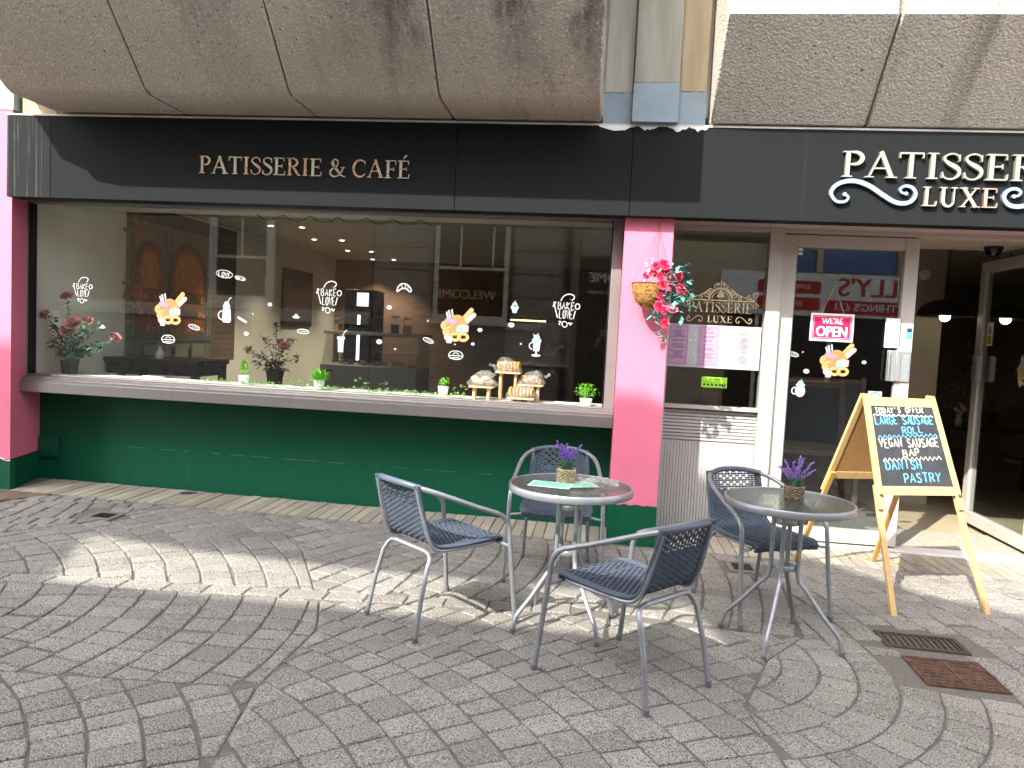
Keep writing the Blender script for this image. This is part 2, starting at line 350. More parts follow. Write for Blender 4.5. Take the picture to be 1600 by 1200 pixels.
def stroke_text(mb, txt, x0, x1, z0, z1, w, d, T=None, jit=0, slope=0):
    """hand-drawn capitals as thin flat strokes between x0..x1, z0..z1"""
    n = len(txt); adv = (x1 - x0) / n; h = z1 - z0
    for i, ch in enumerate(txt):
        for pl_ in SF.get(ch, []):
            jx, jz = ru(-jit, jit) * adv, ru(-jit, jit) * h
            p = [(x0 + adv * (i + .12 + .72 * a) + jx + ru(-jit, jit) * adv * .25, z0 + b * h + jz + slope * (i / n) + ru(-jit, jit) * h * .2) for a, b in pl_]
            mb.strip(p, w, d - i * 2e-5, T=T)
def font_mesh(txt, size, name='text'):
    cu = bpy.data.curves.new(name, 'FONT'); cu.body = txt; cu.size = size; cu.align_x = 'CENTER'; cu.align_y = 'CENTER'; cu.resolution_u = 3
    ob = bpy.data.objects.new(name, cu); COL.objects.link(ob); bpy.context.view_layer.update()
    me = bpy.data.meshes.new_from_object(ob.evaluated_get(bpy.context.evaluated_depsgraph_get()))
    vs = [tuple(v.co) for v in me.vertices]; fs = [tuple(p.vertices) for p in me.polygons]
    bpy.data.objects.remove(ob); bpy.data.curves.remove(cu); bpy.data.meshes.remove(me)
    return vs, fs
def put_text(mb, txt, size, cx, cz, d, T=None, sx=1, facing=-1, bold=0):
    """block capitals on an XZ plane; facing -1 looks towards -y, +1 towards +y"""
    vs, fs = font_mesh(txt, size)
    for k in range(3 if bold else 1):
        off = (k - 1) * bold if bold else 0
        mb.add([(cx - facing * (v[0] * sx + off), d + facing * k * 4e-5, cz + v[1]) for v in vs], fs if facing < 0 else [f[::-1] for f in fs], T, sm=False)
# serif capitals: list of strokes (points, widths); unit cap height
TK, TN, SFH = .145, .05, .04
def bar(x0, z0, x1, z1, w): return ([(x0, z0), (x1, z1)], w)
def ser(x, z, w=.30): return bar(x - w / 2, z, x + w / 2, z, SFH)
def taper(pts, a, b):
    n = len(pts) - 1; return (pts, [a + (b - a) * abs(sin(pi * i / n)) ** .8 for i in range(n + 1)])
def S_strokes():
    p = cat2([(.50, .80), (.44, .93), (.28, .985), (.11, .90), (.09, .74), (.22, .60), (.38, .49), (.50, .36), (.50, .17), (.36, .03), (.20, .015), (.08, .10), (.045, .24)], 5)
    n = len(p) - 1; return [(p, [.05 + .10 * math.exp(-((i / n - .5) / .17) ** 2) for i in range(n + 1)]), bar(.505, .70, .505, .955, .035), bar(.04, .05, .04, .28, .035)]
SER = {
 'P': (.66, [bar(.17, .0, .17, 1, TK), ser(.17, .02), bar(.02, .98, .17, .98, SFH), taper([(.17, .975)] + arc(.33, .735, .25, .24, 90, -90, 14) + [(.2, .49)], TN, .14)]),
 'A': (.84, [bar(.08, .02, .41, .99, TN + .01), ([(.385, 1.02), (.73, .02)], TK), bar(.2, .36, .6, .36, TN), ser(.09, .02, .26), ser(.73, .02, .32)]),
 'T': (.74, [bar(.37, 0, .37, 1, TK), bar(.03, .97, .71, .97, TN + .01), ser(.37, .02, .32), bar(.045, .78, .035, .97, .04), bar(.695, .78, .705, .97, .04)]),
 'I': (.36, [bar(.18, 0, .18, 1, TK), ser(.18, .02), ser(.18, .98)]),
 'S': (.56, S_strokes()),
 'E': (.66, [bar(.17, 0, .17, 1, TK), bar(.02, .975, .57, .975, TN), bar(.02, .025, .60, .025, TN), bar(.17, .52, .46, .52, TN), bar(.575, .78, .565, .98, .04), bar(.605, .02, .62, .24, .04), bar(.465, .42, .465, .62, .035)]),
 'F': (.60, [bar(.17, 0, .17, 1, TK), bar(.02, .975, .56, .975, TN), ser(.17, .02, .32), bar(.17, .50, .45, .50, TN), bar(.565, .76, .555, .98, .04), bar(.455, .40, .455, .60, .035)]),
 'R': (.76, [bar(.17, 0, .17, 1, TK), ser(.17, .02), bar(.02, .98, .17, .98, SFH), taper([(.17, .975)] + arc(.33, .75, .23, .225, 90, -90, 14) + [(.2, .525)], TN, .13), ([(.34, .52), (.5, .26), (.62, .05), (.76, .01)], [.1, .14, .13, .05])]),
 'C': (.76, [taper(arc(.42, .5, .34, .47, 42, 322, 26), TN, .135), bar(.675, .70, .675, .95, .04)]),
 'L': (.60, [bar(.17, 0, .17, 1, TK), ser(.17, .98), bar(.02, .025, .54, .025, TN), bar(.55, .02, .565, .27, .04)]),
 'U': (.78, [([(.17, 1), (.17, .33)] + arc(.385, .3, .215, .285, 180, 360, 14)[1:] + [(.6, 1)], [TK, TK] + [TK - (TK - TN) * i / 13 for i in range(14)] + [TN]), ser(.17, .98), ser(.6, .98, .24)]),
 'X': (.78, [([(.12, 1), (.64, 0)], TK), bar(.62, .98, .12, .02, TN), ser(.13, .98), ser(.62, .98, .24), ser(.12, .02, .24), ser(.65, .02)]),
 '&': (.84, [(cat2([(.74, .52), (.66, .30), (.50, .09), (.30, .01), (.11, .09), (.06, .27), (.16, .44), (.36, .58), (.46, .73), (.44, .90), (.33, .985), (.21, .92), (.18, .76), (.26, .60), (.46, .32), (.68, .07), (.84, .01)], 4),
             [.05] * 12 + [.09] * 12 + [.07] * 14 + [.05] * 8 + [.13] * 14 + [.06] * 5), ser(.74, .53, .22)])}
SER['\u00c9'] = (.66, SER['E'][1] + [([(.30, 1.09), (.46, 1.30)], [.05, .1])])
def serif_word(txt, x0, x1, z0, h, y, th, mats, parent, name='letter', hs=1.0, track=.06):
    """one raised letter object per character"""
    tot = sum(SER[c][0] + track if c != ' ' else .32 for c in txt) - track; k = (x1 - x0) / tot; x = x0
    for i, c in enumerate(txt):
        if c == ' ': x += .32 * k; continue
        wd, st = SER[c]; mb = MB()
        for j, (p, w) in enumerate(st):
            ww = [q * (k + h) / 2 for q in w] if isinstance(w, (list, tuple)) else w * (k + h) / 2
            pts = [(x + a * k, z0 + b * h) for a, b in p]
            mb.cur = 0; mb.strip(pts, ww, y - th - j * .0005, y)
        m = mats(i) if callable(mats) else mats
        mb.build(name, m, parent); x += (wd + track) * k
def spiral(cx, cz, r0, r1, a0, a1, n=26): return [(cx + (r0 + (r1 - r0) * (i / n)) * cos(R(a0 + (a1 - a0) * i / n)), cz + (r0 + (r1 - r0) * (i / n)) * sin(R(a0 + (a1 - a0) * i / n))) for i in range(n + 1)]
def scroll_pts(x0, x1, z0, z1, flip=False):
    """S-shaped flourish: big curl one end, small curl the other"""
    P = [(.19, .22), (.235, .34), (.17, .40), (.10, .26), (.04, .06 + .30), (.01, .52), (.06, .80), (.17, .97), (.30, .98), (.45, .80), (.62, .42), (.75, .16), (.86, .10), (.95, .22), (.99, .50), (.95, .76), (.87, .84), (.81, .72), (.83, .56), (.88, .52)]
    P[0] = (.17, .42); P[1] = (.215, .30); P[2] = (.18, .12); P[3] = (.09, .10); P[4] = (.03, .28)
    if flip: P = [(1 - a, b) for a, b in P]
    return cat2([(x0 + (x1 - x0) * a, z0 + (z1 - z0) * b) for a, b in P], 6)

# ------------------------------------------------------------------ ground, setts, tiles
g = MB(); g.add([(x, y, gz(x) - .0085) for y in (-60, 40) for x in (-60, 60)], [(0, 1, 3, 2)])
tag(g.build('ground', GROUT), kind='structure')
HOLES = [(-3.56, -3.37, -1.07, -.89), (.925, 1.085, -.90, -.69), (1.515, 1.925, -2.0, -1.79), (1.55, 1.89, -2.43, -2.12)]
DIRT = [(-8, -.54), (-4.22, -.54), (-4.5, -1.02), (-8, -1.1)]
def clip(poly, win):
    out = poly
    for i in range(len(win)):
        a, b = win[i], win[(i + 1) % len(win)]; inp, out = out, []
        if not inp: break
        side = lambda p: (b[0] - a[0]) * (p[1] - a[1]) - (b[1] - a[1]) * (p[0] - a[0])
        for j in range(len(inp)):
            p, q = inp[j], inp[(j + 1) % len(inp)]; sp, sq = side(p), side(q)
            if sp >= 0: out.append(p)
            if (sp >= 0) != (sq >= 0):
                t = sp / (sp - sq); out.append((p[0] + (q[0] - p[0]) * t, p[1] + (q[1] - p[1]) * t))
    return out
def area(p): return sum(p[i][0] * p[(i + 1) % len(p)][1] - p[(i + 1) % len(p)][0] * p[i][1] for i in range(len(p))) / 2
def clean(p, e=.008):
    q = [p[i] for i in range(len(p)) if math.dist(p[i], p[i - 1]) > e]; return q
def inset(p, g):
    n = len(p); out = []
    for i in range(n):
        a, b, c = V(p[i - 1]), V(p[i]), V(p[(i + 1) % n])
        e1, e2 = (b - a).normalized(), (c - b).normalized(); n1, n2 = V((-e1.y, e1.x)), V((-e2.y, e2.x))
        m = n1 + n2
        if m.length < .3: out.append((b.x + n1.x * g, b.y + n1.y * g)); continue
        m = m / m.length; k = g / max(.45, m.dot(n1)); out.append((b.x + m.x * k, b.y + m.y * k))
    return out
def pin(pt, poly):
    c = False; n = len(poly)
    for i in range(n):
        a, b = poly[i], poly[i - 1]
        if (a[1] > pt[1]) != (b[1] > pt[1]) and pt[0] < (b[0] - a[0]) * (pt[1] - a[1]) / (b[1] - a[1]) + a[0]: c = not c
    return c
REG = [([(-8, -.54), (-8, -2.83), (-3.9, -1.75), (-3.45, -1.15), (-3.3, -.54)], (-4.6, 2.2), .165),
       ([(-3.3, -.54), (-3.45, -1.15), (-3.9, -1.75), (-8, -2.83), (-1.5, -2.035), (-1.85, -1.35), (-2.5, -.54)], (-4.65, -3.5), .17),
       ([(-2.5, -.54), (-1.85, -1.35), (-1.5, -2.035), (-1.1, -1.985), (-.95, -.54)], (.9, -2.6), .15),
       ([(-.95, -.54), (-1.1, -1.985), (-.2, -1.875), (1.1, -2.0), (1.25, -.54)], (-2.6, -1.0), .165),
       ([(1.25, -.54), (1.1, -2.0), (1.9, -2.08), (7, -2.3), (7, -.40), (4, -.43)], (-1.9, -2.4), .165),
       ([(1.1, -2.0), (.85, -2.35), (.66, -2.85), (1.2, -6.5), (7, -6.5), (7, -2.3), (1.9, -2.08)], (.42, -2.3), .165),
       ([(-1.42, -2.165), (-1.29, -2.55), (-1.3, -3.17), (-.7, -6.5), (1.2, -6.5), (.66, -2.85), (.85, -2.35), (1.1, -2.0), (-.2, -2.02)], (-2.1, -4.55), .165),
       ([(-1.3, -3.17), (-8, -3.9), (-8, -6.5), (-.7, -6.5)], (-3.3, -4.9), .17),
       ([(-1.42, -2.165), (-8, -2.96), (-8, -3.9), (-1.3, -3.17), (-1.29, -2.55)], (-3.75, -2.87), .17)]
cells = []
for poly, c, w in REG:
    if area(poly) < 0: poly = poly[::-1]
    d = [math.dist(p, c) for p in poly]; n0, n1 = max(0, int((min(d) - 2) / w)), int(max(d) / w) + 1
    if pin(c, poly): n0 = 1
    a0s = [atan2(p[1] - c[1], p[0] - c[0]) for p in poly]
    for n in range(max(1, n0), n1 + 1):
        r0, r1 = n * w, (n + 1) * w; rm = (r0 + r1) / 2; a = rnd() * .3; end = a + 2 * pi
        while a < end - .05 / rm:
            st = ru(.105, .165) / rm; b = min(a + st, end)
            am = (a + b) / 2; ctr = (c[0] + rm * cos(am), c[1] + rm * sin(am))
            if -6 < ctr[0] < 6 and any(math.dist(ctr, q) < 1e9 for q in poly[:1]):
                j = lambda: ru(-.004, .004)
                cell = [(c[0] + r * cos(t) + j(), c[1] + r * sin(t) + j()) for r, t in ((r0, a), (r1, a), (r1, am), (r1, b), (r0, b), (r0, am))]
                cell = [cell[0], cell[1], cell[2], cell[3], cell[4]]
                if pin(ctr, poly) or any(pin(q, poly) for q in cell):
                    p = clean(clip(poly, cell))
                    if len(p) >= 3 and area(p) > .004: cells.append(p)
            a = b
x = -8.0
while x < -.25:                                            # the straight course of setts
    L = ru(.19, .24); y = lambda q: -2.035 + (q + 1.5) * .1222
    cells.append([(x, y(x) - .13), (x + L, y(x + L) - .13), (x + L, y(x + L)), (x, y(x))]); x += L
def sett_geo(mb, p, tones):
    q = inset(p, ru(.0035, .0068)); 
    if len(q) < 3 or area(q) < .0025: return False
    t = inset(q, .006); n = len(q); cx = sum(a[0] for a in q) / n; cy = sum(a[1] for a in q) / n
    h = ru(-.001, .0025); tx, ty = ru(-.009, .009), ru(-.009, .009)
    zt = lambda a, dz: gz(a[0]) + h + (a[0] - cx) * tx + (a[1] - cy) * ty + dz
    vs = [(a[0], a[1], gz(a[0]) - .03) for a in q] + [(a[0], a[1], zt(a, -.005)) for a in q] + [(a[0], a[1], zt(a, 0)) for a in t] + [(cx, cy, zt((cx, cy), ru(.0005, .002)))]
    fs = []
    for i in range(n):
        k = (i + 1) % n; fs += [(i, k, n + k, n + i), (n + i, n + k, 2 * n + k, 2 * n + i), (2 * n + i, 2 * n + k, 3 * n)]
    mb.smooth = True; mb.add(vs, fs); tones += [min(1, max(0, random.gauss(.5, .22)))] * len(vs); return True
def add_tone(me, tones):
    a = me.attributes.new('tone', 'FLOAT', 'POINT'); a.data.foreach_set('value', tones)
camp = V((0, -6.03, 1.46))
def score(p):
    cx = sum(a[0] for a in p) / len(p); cy = sum(a[1] for a in p) / len(p); d = V((cx, cy, 0)) - camp; z = d.dot(F)
    if z < .5: return 0
    u, v = 800 + 1202 * d.dot(RR) / z, 600 - 1202 * d.dot(UU) / z
    if not (-30 < u < 1630 and v < 1225): return 0
    return abs(area(p)) / z ** 3
keep = []
for p in cells:
    cx = sum(a[0] for a in p) / len(p); cy = sum(a[1] for a in p) / len(p)
    if any(h[0] - .05 < cx < h[1] + .05 and h[2] - .05 < cy < h[3] + .05 for h in HOLES) or pin((cx, cy), DIRT): continue
    keep.append((score(p), p))
keep.sort(key=lambda t: -t[0])
pave = thing('pavement', None, None); tag(pave, kind='structure')
k = 0; rest = MB(); rt = []
for s_, p in keep:
    if s_ > 0 and k < 300:
        mb = MB(); tn = []
        if not sett_geo(mb, p, tn): continue
        o = mb.build('sett', SETT, pave, ang=30); add_tone(o.data, tn); k += 1
    else: sett_geo(rest, p, rt)
o = rest.build('setts', SETT, pave, ang=30); add_tone(o.data, rt); tag(o, kind='stuff')
# brown crumbling corner beside the left pillar
d = MB(); d.prism([(a, b) for a, b in DIRT][::-1], -.02, .0, 'z'); 
o = d.build('worn_brick_paving', mat_brick('worn_brown_brick', (.16, .115, .08), (.11, .085, .06), (.05, .042, .034), 1, .2, .1), loc=(0, 0, gz(-4.6))); tag(o, kind='structure')
d = MB()
for i in range(130):
    x, y = ru(-4.9, -4.3), ru(-.95, -.56)
    if pin((x, y), DIRT): d.ball((x, y, gz(x) + .002), (ru(.003, .013), ru(.003, .01), ru(.002, .006)), 5, 3)
for i in range(60):
    x = ru(-4.6, 3.2); d.ball((x, ru(-.60, -.53), gz(x)), (ru(.004, .016), ru(.004, .008), .004), 5, 3)
tag(d.build('loose_grit', M('dry_leaf_litter', '6b5a45', .9, var=.5, vs=60)), kind='stuff')
# cream tile strip along the shopfront
t = NT('cream_paving_tile'); v = t.geo(); oi = t.n('ObjectInfo').outputs['Random']
cc = t.ramp(oi, [(0, (.25, .225, .18)), (.5, (.325, .29, .232)), (1, (.38, .34, .27))])
cc = t.mix(t.ramp(t.noise(v, 3, 4), [(.4, (0, 0, 0)), (.7, (.55,) * 3)]), cc, (.19, .165, .13))
cc = t.mix(t.ramp(t.noise(v, 150, 2), [(.6, (0, 0, 0)), (.72, (.4,) * 3)]), cc, (.12, .10, .08))
t.set(Base_Color=cc, Roughness=.75); t.bump(t.noise(v, 120, 3), .25, .003); TILE = t.m
strip = thing('tile_strip', None, None); tag(strip, kind='structure')
tm = MB(); tm.prism(inset([(0, 0), (.081, 0), (.081, .245), (0, .245)], .004), -.02, 0, 'z'); tmesh = tm.mesh('tile', TILE); n_t = 0
tm2 = MB(); tm2.prism(inset([(0, 0), (.081, 0), (.081, .492), (0, .492)], .004), -.02, 0, 'z'); tmesh2 = tm2.mesh('tile', TILE)
x = -4.60
while x < 3.5:
    for j in range(2 if x > 1.0 else 1):
        y = -.52 + j * .247
        if .10 < x + .04 < .46 or (x > .46 and False): pass
        o = bpy.data.objects.new('tile', tmesh if x > 1.0 else tmesh2); COL.objects.link(o); o.parent = strip
        if .06 < x < .46: bpy.data.objects.remove(o); continue
        o.location = (x, y, gz(x) + ru(-.001, .003)); o.rotation_euler = (ru(-.006, .006), ru(-.012, .012) + .01, ru(-.01, .01)); n_t += 1
    x += .0815
# mortar bed, drains, grate, manhole
def small_drain(x0, x1, y0, y1, label):
    t = thing('drain_cover', label, 'drain', ((x0 + x1) / 2, (y0 + y1) / 2, gz((x0 + x1) / 2))); w, h = (x1 - x0) / 2, (y1 - y0) / 2
    m = MB()
    for a in ((-w - .035, w + .035, -h - .035, -h), (-w - .035, w + .035, h, h + .035), (-w - .035, -w, -h, h), (w, w + .035, -h, h)): m.box(*a, -.03, .003)
    m.build('frame', M('cement_surround', '6d675d', .9), t, bevel=.002)
    m = MB(); m.box(-w, w, -h, h, -.03, -.006)
    for i in range(7):
        for j in range(5): m.box(-w + (i + .3) * w * 2 / 7, -w + (i + .8) * w * 2 / 7, -h + (j + .25) * h * 2 / 5, -h + (j + .75) * h * 2 / 5, -.007, -.001)
    m.build('lid', M('dark_cast_iron', '2c2826', .7, .4, var=.3, bump=.4, bs=200), t)
small_drain(-3.54, -3.40, -1.05, -.91, 'small dark square drain lid near the left pillar, in front of the green wall')
small_drain(.94, 1.07, -.88, -.71, 'small dark square drain lid in front of the white ribbed panel, behind the right-hand chair')
RUST = M('rusty_iron', (.095, .052, .034), .8, .3, var=.5, vs=14, bump=.5, bs=120); IRON = M('worn_iron', (.085, .068, .055), .6, .6, var=.3, vs=30, bump=.3, bs=150)
t = thing('gully_grate', 'dark slotted iron gully grate in the setts in front of the chalkboard', 'drain grate', (1.72, -1.895, gz(1.72)), R(-2))
m = MB()
for a in ((-.205, .205, -.105, -.085), (-.205, .205, .085, .105), (-.205, -.18, -.085, .085), (.18, .205, -.085, .085)): m.box(*a, -.04, .003)
m.build('frame', IRON, t, bevel=.002)
m = MB(); m.box(-.18, .18, -.085, .085, -.09, -.07); m.build('pit', M('black_pit', '050505', .9), t)
for i in range(12):
    x = -.165 + i * .03; m = MB(); m.prism([(x - .006, -.085), (x + .006, -.085), (x + .012, .085), (x, .085)], -.035, 0, 'z'); m.build('bar', IRON, t)
t = thing('manhole_cover', 'rusty square iron manhole cover with raised studs, in the setts', 'manhole cover', (1.72, -2.275, gz(1.72)), R(-1))
m = MB(); m.box(-.165, .165, -.15, .15, -.03, -.001)
m.build('lid', RUST, t); m = MB()
for a in ((-.178, .178, -.163, -.152), (-.178, .178, .152, .163), (-.178, -.167, -.152, .152), (.167, .178, -.152, .152)): m.box(*a, -.03, .002)
m.build('frame', RUST, t); m = MB(); m.box(-.004, .004, -.15, .15, -.001, .002)
m.build('rib', RUST, t); m = MB()
for i in range(9):
    for j in range(8):
        x, y = -.142 + i * .0355 + (.009 if j % 2 else -.009), -.132 + j * .0377
        if abs(x) > .015: m.lathe([(.012, -.001), (.011, .004), (.0001, .0055)], 7, (x, y, 0))
o = m.build('studs', RUST, t); tag(o, kind='stuff')
m = MB()
for i in range(5):
    a = ru(0, 6.28); pts = [(r * cos(a + k * .9), r * .5 * sin(a + k * .9)) for k, r in enumerate([ru(.02, .11) for _ in range(7)])]
    pts.sort(key=lambda p: atan2(p[1], p[0])); m.flat(pts, .003 + i * .0015, 'z')
tag(m.build('rag', M('blue_grey_rag', '39414e', .9), loc=(-3.33, -.14, gz(-3.3))), 'dark blue-grey rag or flattened litter lying on the tiles by the green wall', 'litter')
m = MB(); pts = []
for i in range(90):
    x = ru(0, .62); m.flat([(x + ru(-.02, .02), ru(-.02, .02) - x * .02 + .0) for _ in range(3)], .0042, 'z')
o = m.build('paint_scuff', M('yellow_paint', (.62, .56, .08), .7), strip, loc=(1.80, -.31, gz(2.1)), rz=R(-1.5)); tag(o, kind='stuff')

# ------------------------------------------------------------------ the cafe building
cafe = thing('cafe_building', 'concrete-fronted pink, green and black corner patisserie cafe with a big shop window', 'building')
def part(name, mats, mb, bevel=0, ang=40, parent=None): return mb.build(name, mats, parent or cafe, ang=ang, bevel=bevel)
# stall riser under the window
m = MB(); m.box(-4.80, .10, 0, .25, -.05, .80); part('stall_riser', GREEN, m)
m = MB(); m.box(-4.74, -4.56, -.035, -.002, .22, .40); m.box(-4.725, -4.575, -.042, -.036, .235, .385); part('vent_box', GREEN, m, .003)
m = MB(); sc = random.Random(3)
for i in range(46):
    x = sc.uniform(-4.0, .05); w_ = sc.uniform(.02, .16); z = .34 - (x + 2) * .006 + 0; m.box(x, x + w_, -.0015, -.0004, z - .0018, z + .0012)
tag(part('scratch', M('chipped_paint_edge', (.07, .20, .13), .7), m), kind='stuff')
# pillars
def pillar(x0, x1, yf, top, jag):
    xb = x1 - (.125 if jag > .02 else 0)
    m = MB(); m.prism([(x0, yf), (x1, yf), (xb, .0), (xb, .2), (x0, .2)], .27, .93, 'z'); ye = -.135; xe = x1 + (xb - x1) * (ye - yf) / (0 - yf); m.prism([(x0, yf), (x1, yf), (xe, ye), (x0, ye)], .9301, top, 'z'); o = part('pillar', PINK, m, 0)
    b = MB(); n = 14; e = .004
    up = [(x0 - e + (x1 - x0 + 2 * e) * i / n, .275 + (jag * math.sin(i * 1.7) * .5 + ru(-jag, jag) * .4)) for i in range(n + 1)]
    b.prism([(x0 - e, -.06), (x1 + e, -.06)] + up[::-1], yf - e, yf + .05)
    b.prism([(x0 - e, yf + .0505), (x1 + e - (.013 if jag > .02 else 0), yf + .0505), (xb + e, 0), (xb + e, .2), (x0 - e, .2)], -.06, .265, 'z')
    b.build('pillar_base', GREEN, o)
    w = MB()
    for i in range(n): w.prism([(up[i][0], up[i][1] - .001), (up[i + 1][0], up[i + 1][1] - .001), (up[i + 1][0], up[i + 1][1] + ru(.002, .012)), (up[i][0], up[i][1] + ru(.001, .009))], yf - e - .001, yf - .0005)
    if jag > .02: w.build('chipped_edge', WHITEP, o)
    return o
pillar(.10, .44, -.48, 2.34, .006); pillar(-5.3, -4.63, -.48, 2.99, .035)
m = MB(); m.box(-5.3, -4.632, -.47, .2, 3.0, 4.2); part('upper_wall', M('pale_mint_render', '93aaa4', .8), m)
m = MB(); m.box(-4.60, -4.30, -.42, .1, 2.95, 3.12); part('stone_block', CONC_T, m, .01)
# fascia panels
for a, b, mt in ((-4.60, -4.24, BLACKE), (-4.237, -1.117, BLACKF), (-1.114, .118, BLACKF), (.121, 2.85, BLACKF), (2.853, 6.5, BLACKF)):
    m = MB(); m.box(a, b, -.57, -.42, 2.32, 2.93); part('fascia_panel', mt, m, .002)
m = MB(); m.box(-4.60, 6.5, -.575, -.40, 2.931, 2.944); part('flashing', M('pale_flashing', 'c9c2bb', .5, var=.25, vs=3), m)
w = MB(); rr = random.Random(5)
for a, b in ((-.12, .13), (.16, .28), (.35, .49), (.50, .62)):
    n = 7; w.prism([(a + (b - a) * i / n, 2.931) for i in range(n + 1)][::-1] + [(a + (b - a) * i / n, 2.93 - (.006 + .03 * math.sin(pi * i / n)) * rr.uniform(.4, 1)) for i in range(n + 1)], -.5745, -.5705)
part('flaking_paint', WHITEP, w)
m = MB(); m.box(-4.58, 6.5, -.42, .30, 2.355, 2.38); m.box(-4.58, 6.5, -.10, .30, 2.381, 2.94); part('soffit', CREAM, m)
# fascia lettering
serif_word('PATISSERIE & CAF\u00c9', -3.04, -1.445, 2.532, .125, -.571, .012, lambda i: [(ROSEG, PALEG, PALEG, ROSEG, ROSEG, PALEG, PALEG, ROSEG, ROSEG, PALEG)[i % 10]], cafe)
serif_word('PATISSERIE', 1.505, 2.985, 2.617, .168, -.572, .03, PALES, cafe)
serif_word('LUXE', 2.03, 2.50, 2.44, .125, -.572, .028, lambda i: ROSEG if i == 3 else PALEG, cafe)
for fl, a, b in ((False, 1.445, 1.992), (True, 2.53, 3.08)):
    p = scroll_pts(a, b, 2.437, 2.592, fl); n = len(p) - 1
    m = MB(); m.strip(p, [.014 + .016 * abs(sin(pi * i / n)) ** 1.5 for i in range(n + 1)], -.60, -.572)
    for q in (p[0], p[-1]): m.prism(arc(q[0], q[1], .013, .013, 0, 330, 11), -.601, -.5725)
    part('scroll', SCROLL, m)
# stone above: left splayed block in panels, pilaster, right block
def conc_panel(x0, x1, prof):
    m = MB(); m.prism(prof, x0, x1, 'x'); part('concrete_panel', CONC, m, .012)
PL = [(-.45, 2.962), (-1.00, 2.962), (-1.07, 2.985), (-1.66, 3.575), (-1.66, 9), (-.45, 9)]
jx = [-3.17, -2.16, -1.15, -.10]
for a, b in zip(jx[:-1], jx[1:]): conc_panel(a + .006, b - .006, PL)
m = MB()
A = [(-4.19, -.45, 2.962), (-4.19, -1.02, 2.962), (-4.19, -1.07, 2.985), (-4.365, -1.66, 3.575), (-4.86, -1.66, 3.77), (-5.05, -1.66, 4.08), (-5.05, -1.66, 9), (-5.05, -.45, 9), (-5.05, -.45, 4.08), (-4.86, -.45, 3.6)]
xr = -3.176; Bv = [(xr, -.45, 2.962), (xr, -1.02, 2.962), (xr, -1.07, 2.985), (xr, -1.66, 3.575), (xr, -1.66, 9), (xr, -.45, 9)]
m.add(A + Bv, [(0, 10, 11, 1), (1, 11, 12, 2), (2, 12, 13, 3), (3, 13, 14, 6, 5, 4), (6, 14, 15, 7), (0, 1, 2, 3, 4, 9), (4, 5, 8, 9), (5, 6, 7, 8), (10, 15, 14, 13, 12, 11)], sm=False)
part('concrete_panel', CONC, m)
m = MB(); m.prism([(-.44, 2.975), (-1.0, 2.975), (-1.065, 3.0), (-1.645, 3.585), (-1.645, 8.99), (-.44, 8.99)], -3.5, -.11, 'x'); part('joint_backing', M('joint_mortar', '6b6156', .9), m)
PR = [(-.42, 2.955), (-.60, 2.955), (-1.10, 3.47), (-1.10, 9), (-.42, 9)]
for a, b in ((.625, 1.64), (1.64, 2.68), (2.68, 3.72), (3.72, 4.76), (4.76, 6.5)): conc_panel(a + .006, b - .006, PR)
m = MB(); m.prism([(-.41, 2.965), (-.595, 2.965), (-1.09, 3.475), (-1.09, 8.99), (-.41, 8.99)], .64, 6.49, 'x'); part('joint_backing', MATS['joint_mortar'], m)
def pil(x0, x1, yf, zs, mt, wob):
    m = MB(); m.box(x0, x1, yf, -.3, zs, 9); part('pilaster', mt, m, .006)
    n = 8; m = MB(); m.prism([(x0, 2.946), (x1, 2.946)] + [(x1 - (x1 - x0) * i / n, zs + ru(-wob, wob)) for i in range(n + 1)], yf - .003, yf + .02); m.box(x0 - .0005, x1 + .0005, yf + .021, -.31, 2.9465, zs - wob); part('painted_band', GREYP, m)
pil(-.096, .098, -.55, 3.16, CONC_S, .008); pil(.101, .408, -.63, 3.205, CONC_N, .002); pil(.411, .598, -.56, 3.17, CONC_T, .006)
m = MB(); m.box(-.1, .62, -.30, -.25, 2.95, 9); part('wall', CONC_S, m)
# sill, window frame, glass
win = MB(); m = MB(); m.prism([(-.345, .805), (-.345, .886), (-.325, .888), (-.325, .908), (-.30, .915), (-.30, .928), (-.245, .932), (-.14, .932), (-.14, .795)], -4.70, .098, 'x')
sw = MB(); sw.box(-4.77, -4.69, -.245, -.13, .933, 2.40); sw.box(.022, .098, -.245, -.13, .933, 2.36); sw.box(-4.689, .021, -.245, -.13, 2.33, 2.37); sw.box(-4.689, .021, -.235, -.13, .933, .943)
shopwin = part('shop_window', FRAME, sw, .003)
part('sill', FRAME, m, .002, parent=shopwin)
gk = MB(); gk.box(-4.689, -4.677, -.225, -.15, .944, 2.329); gk.box(.012, .021, -.225, -.15, .944, 2.329); part('gasket', GASK, gk, parent=shopwin)
gl = MB(); gl.box(-4.676, .011, -.186, -.180, .944, 2.329); part('glass_pane', GLASS, gl, parent=shopwin)
m = MB(); m.box(-4.69, .09, -.128, .22, .90, .934); part('display_shelf', M('white_shelf', 'e8e6e0', .5), m, .003)
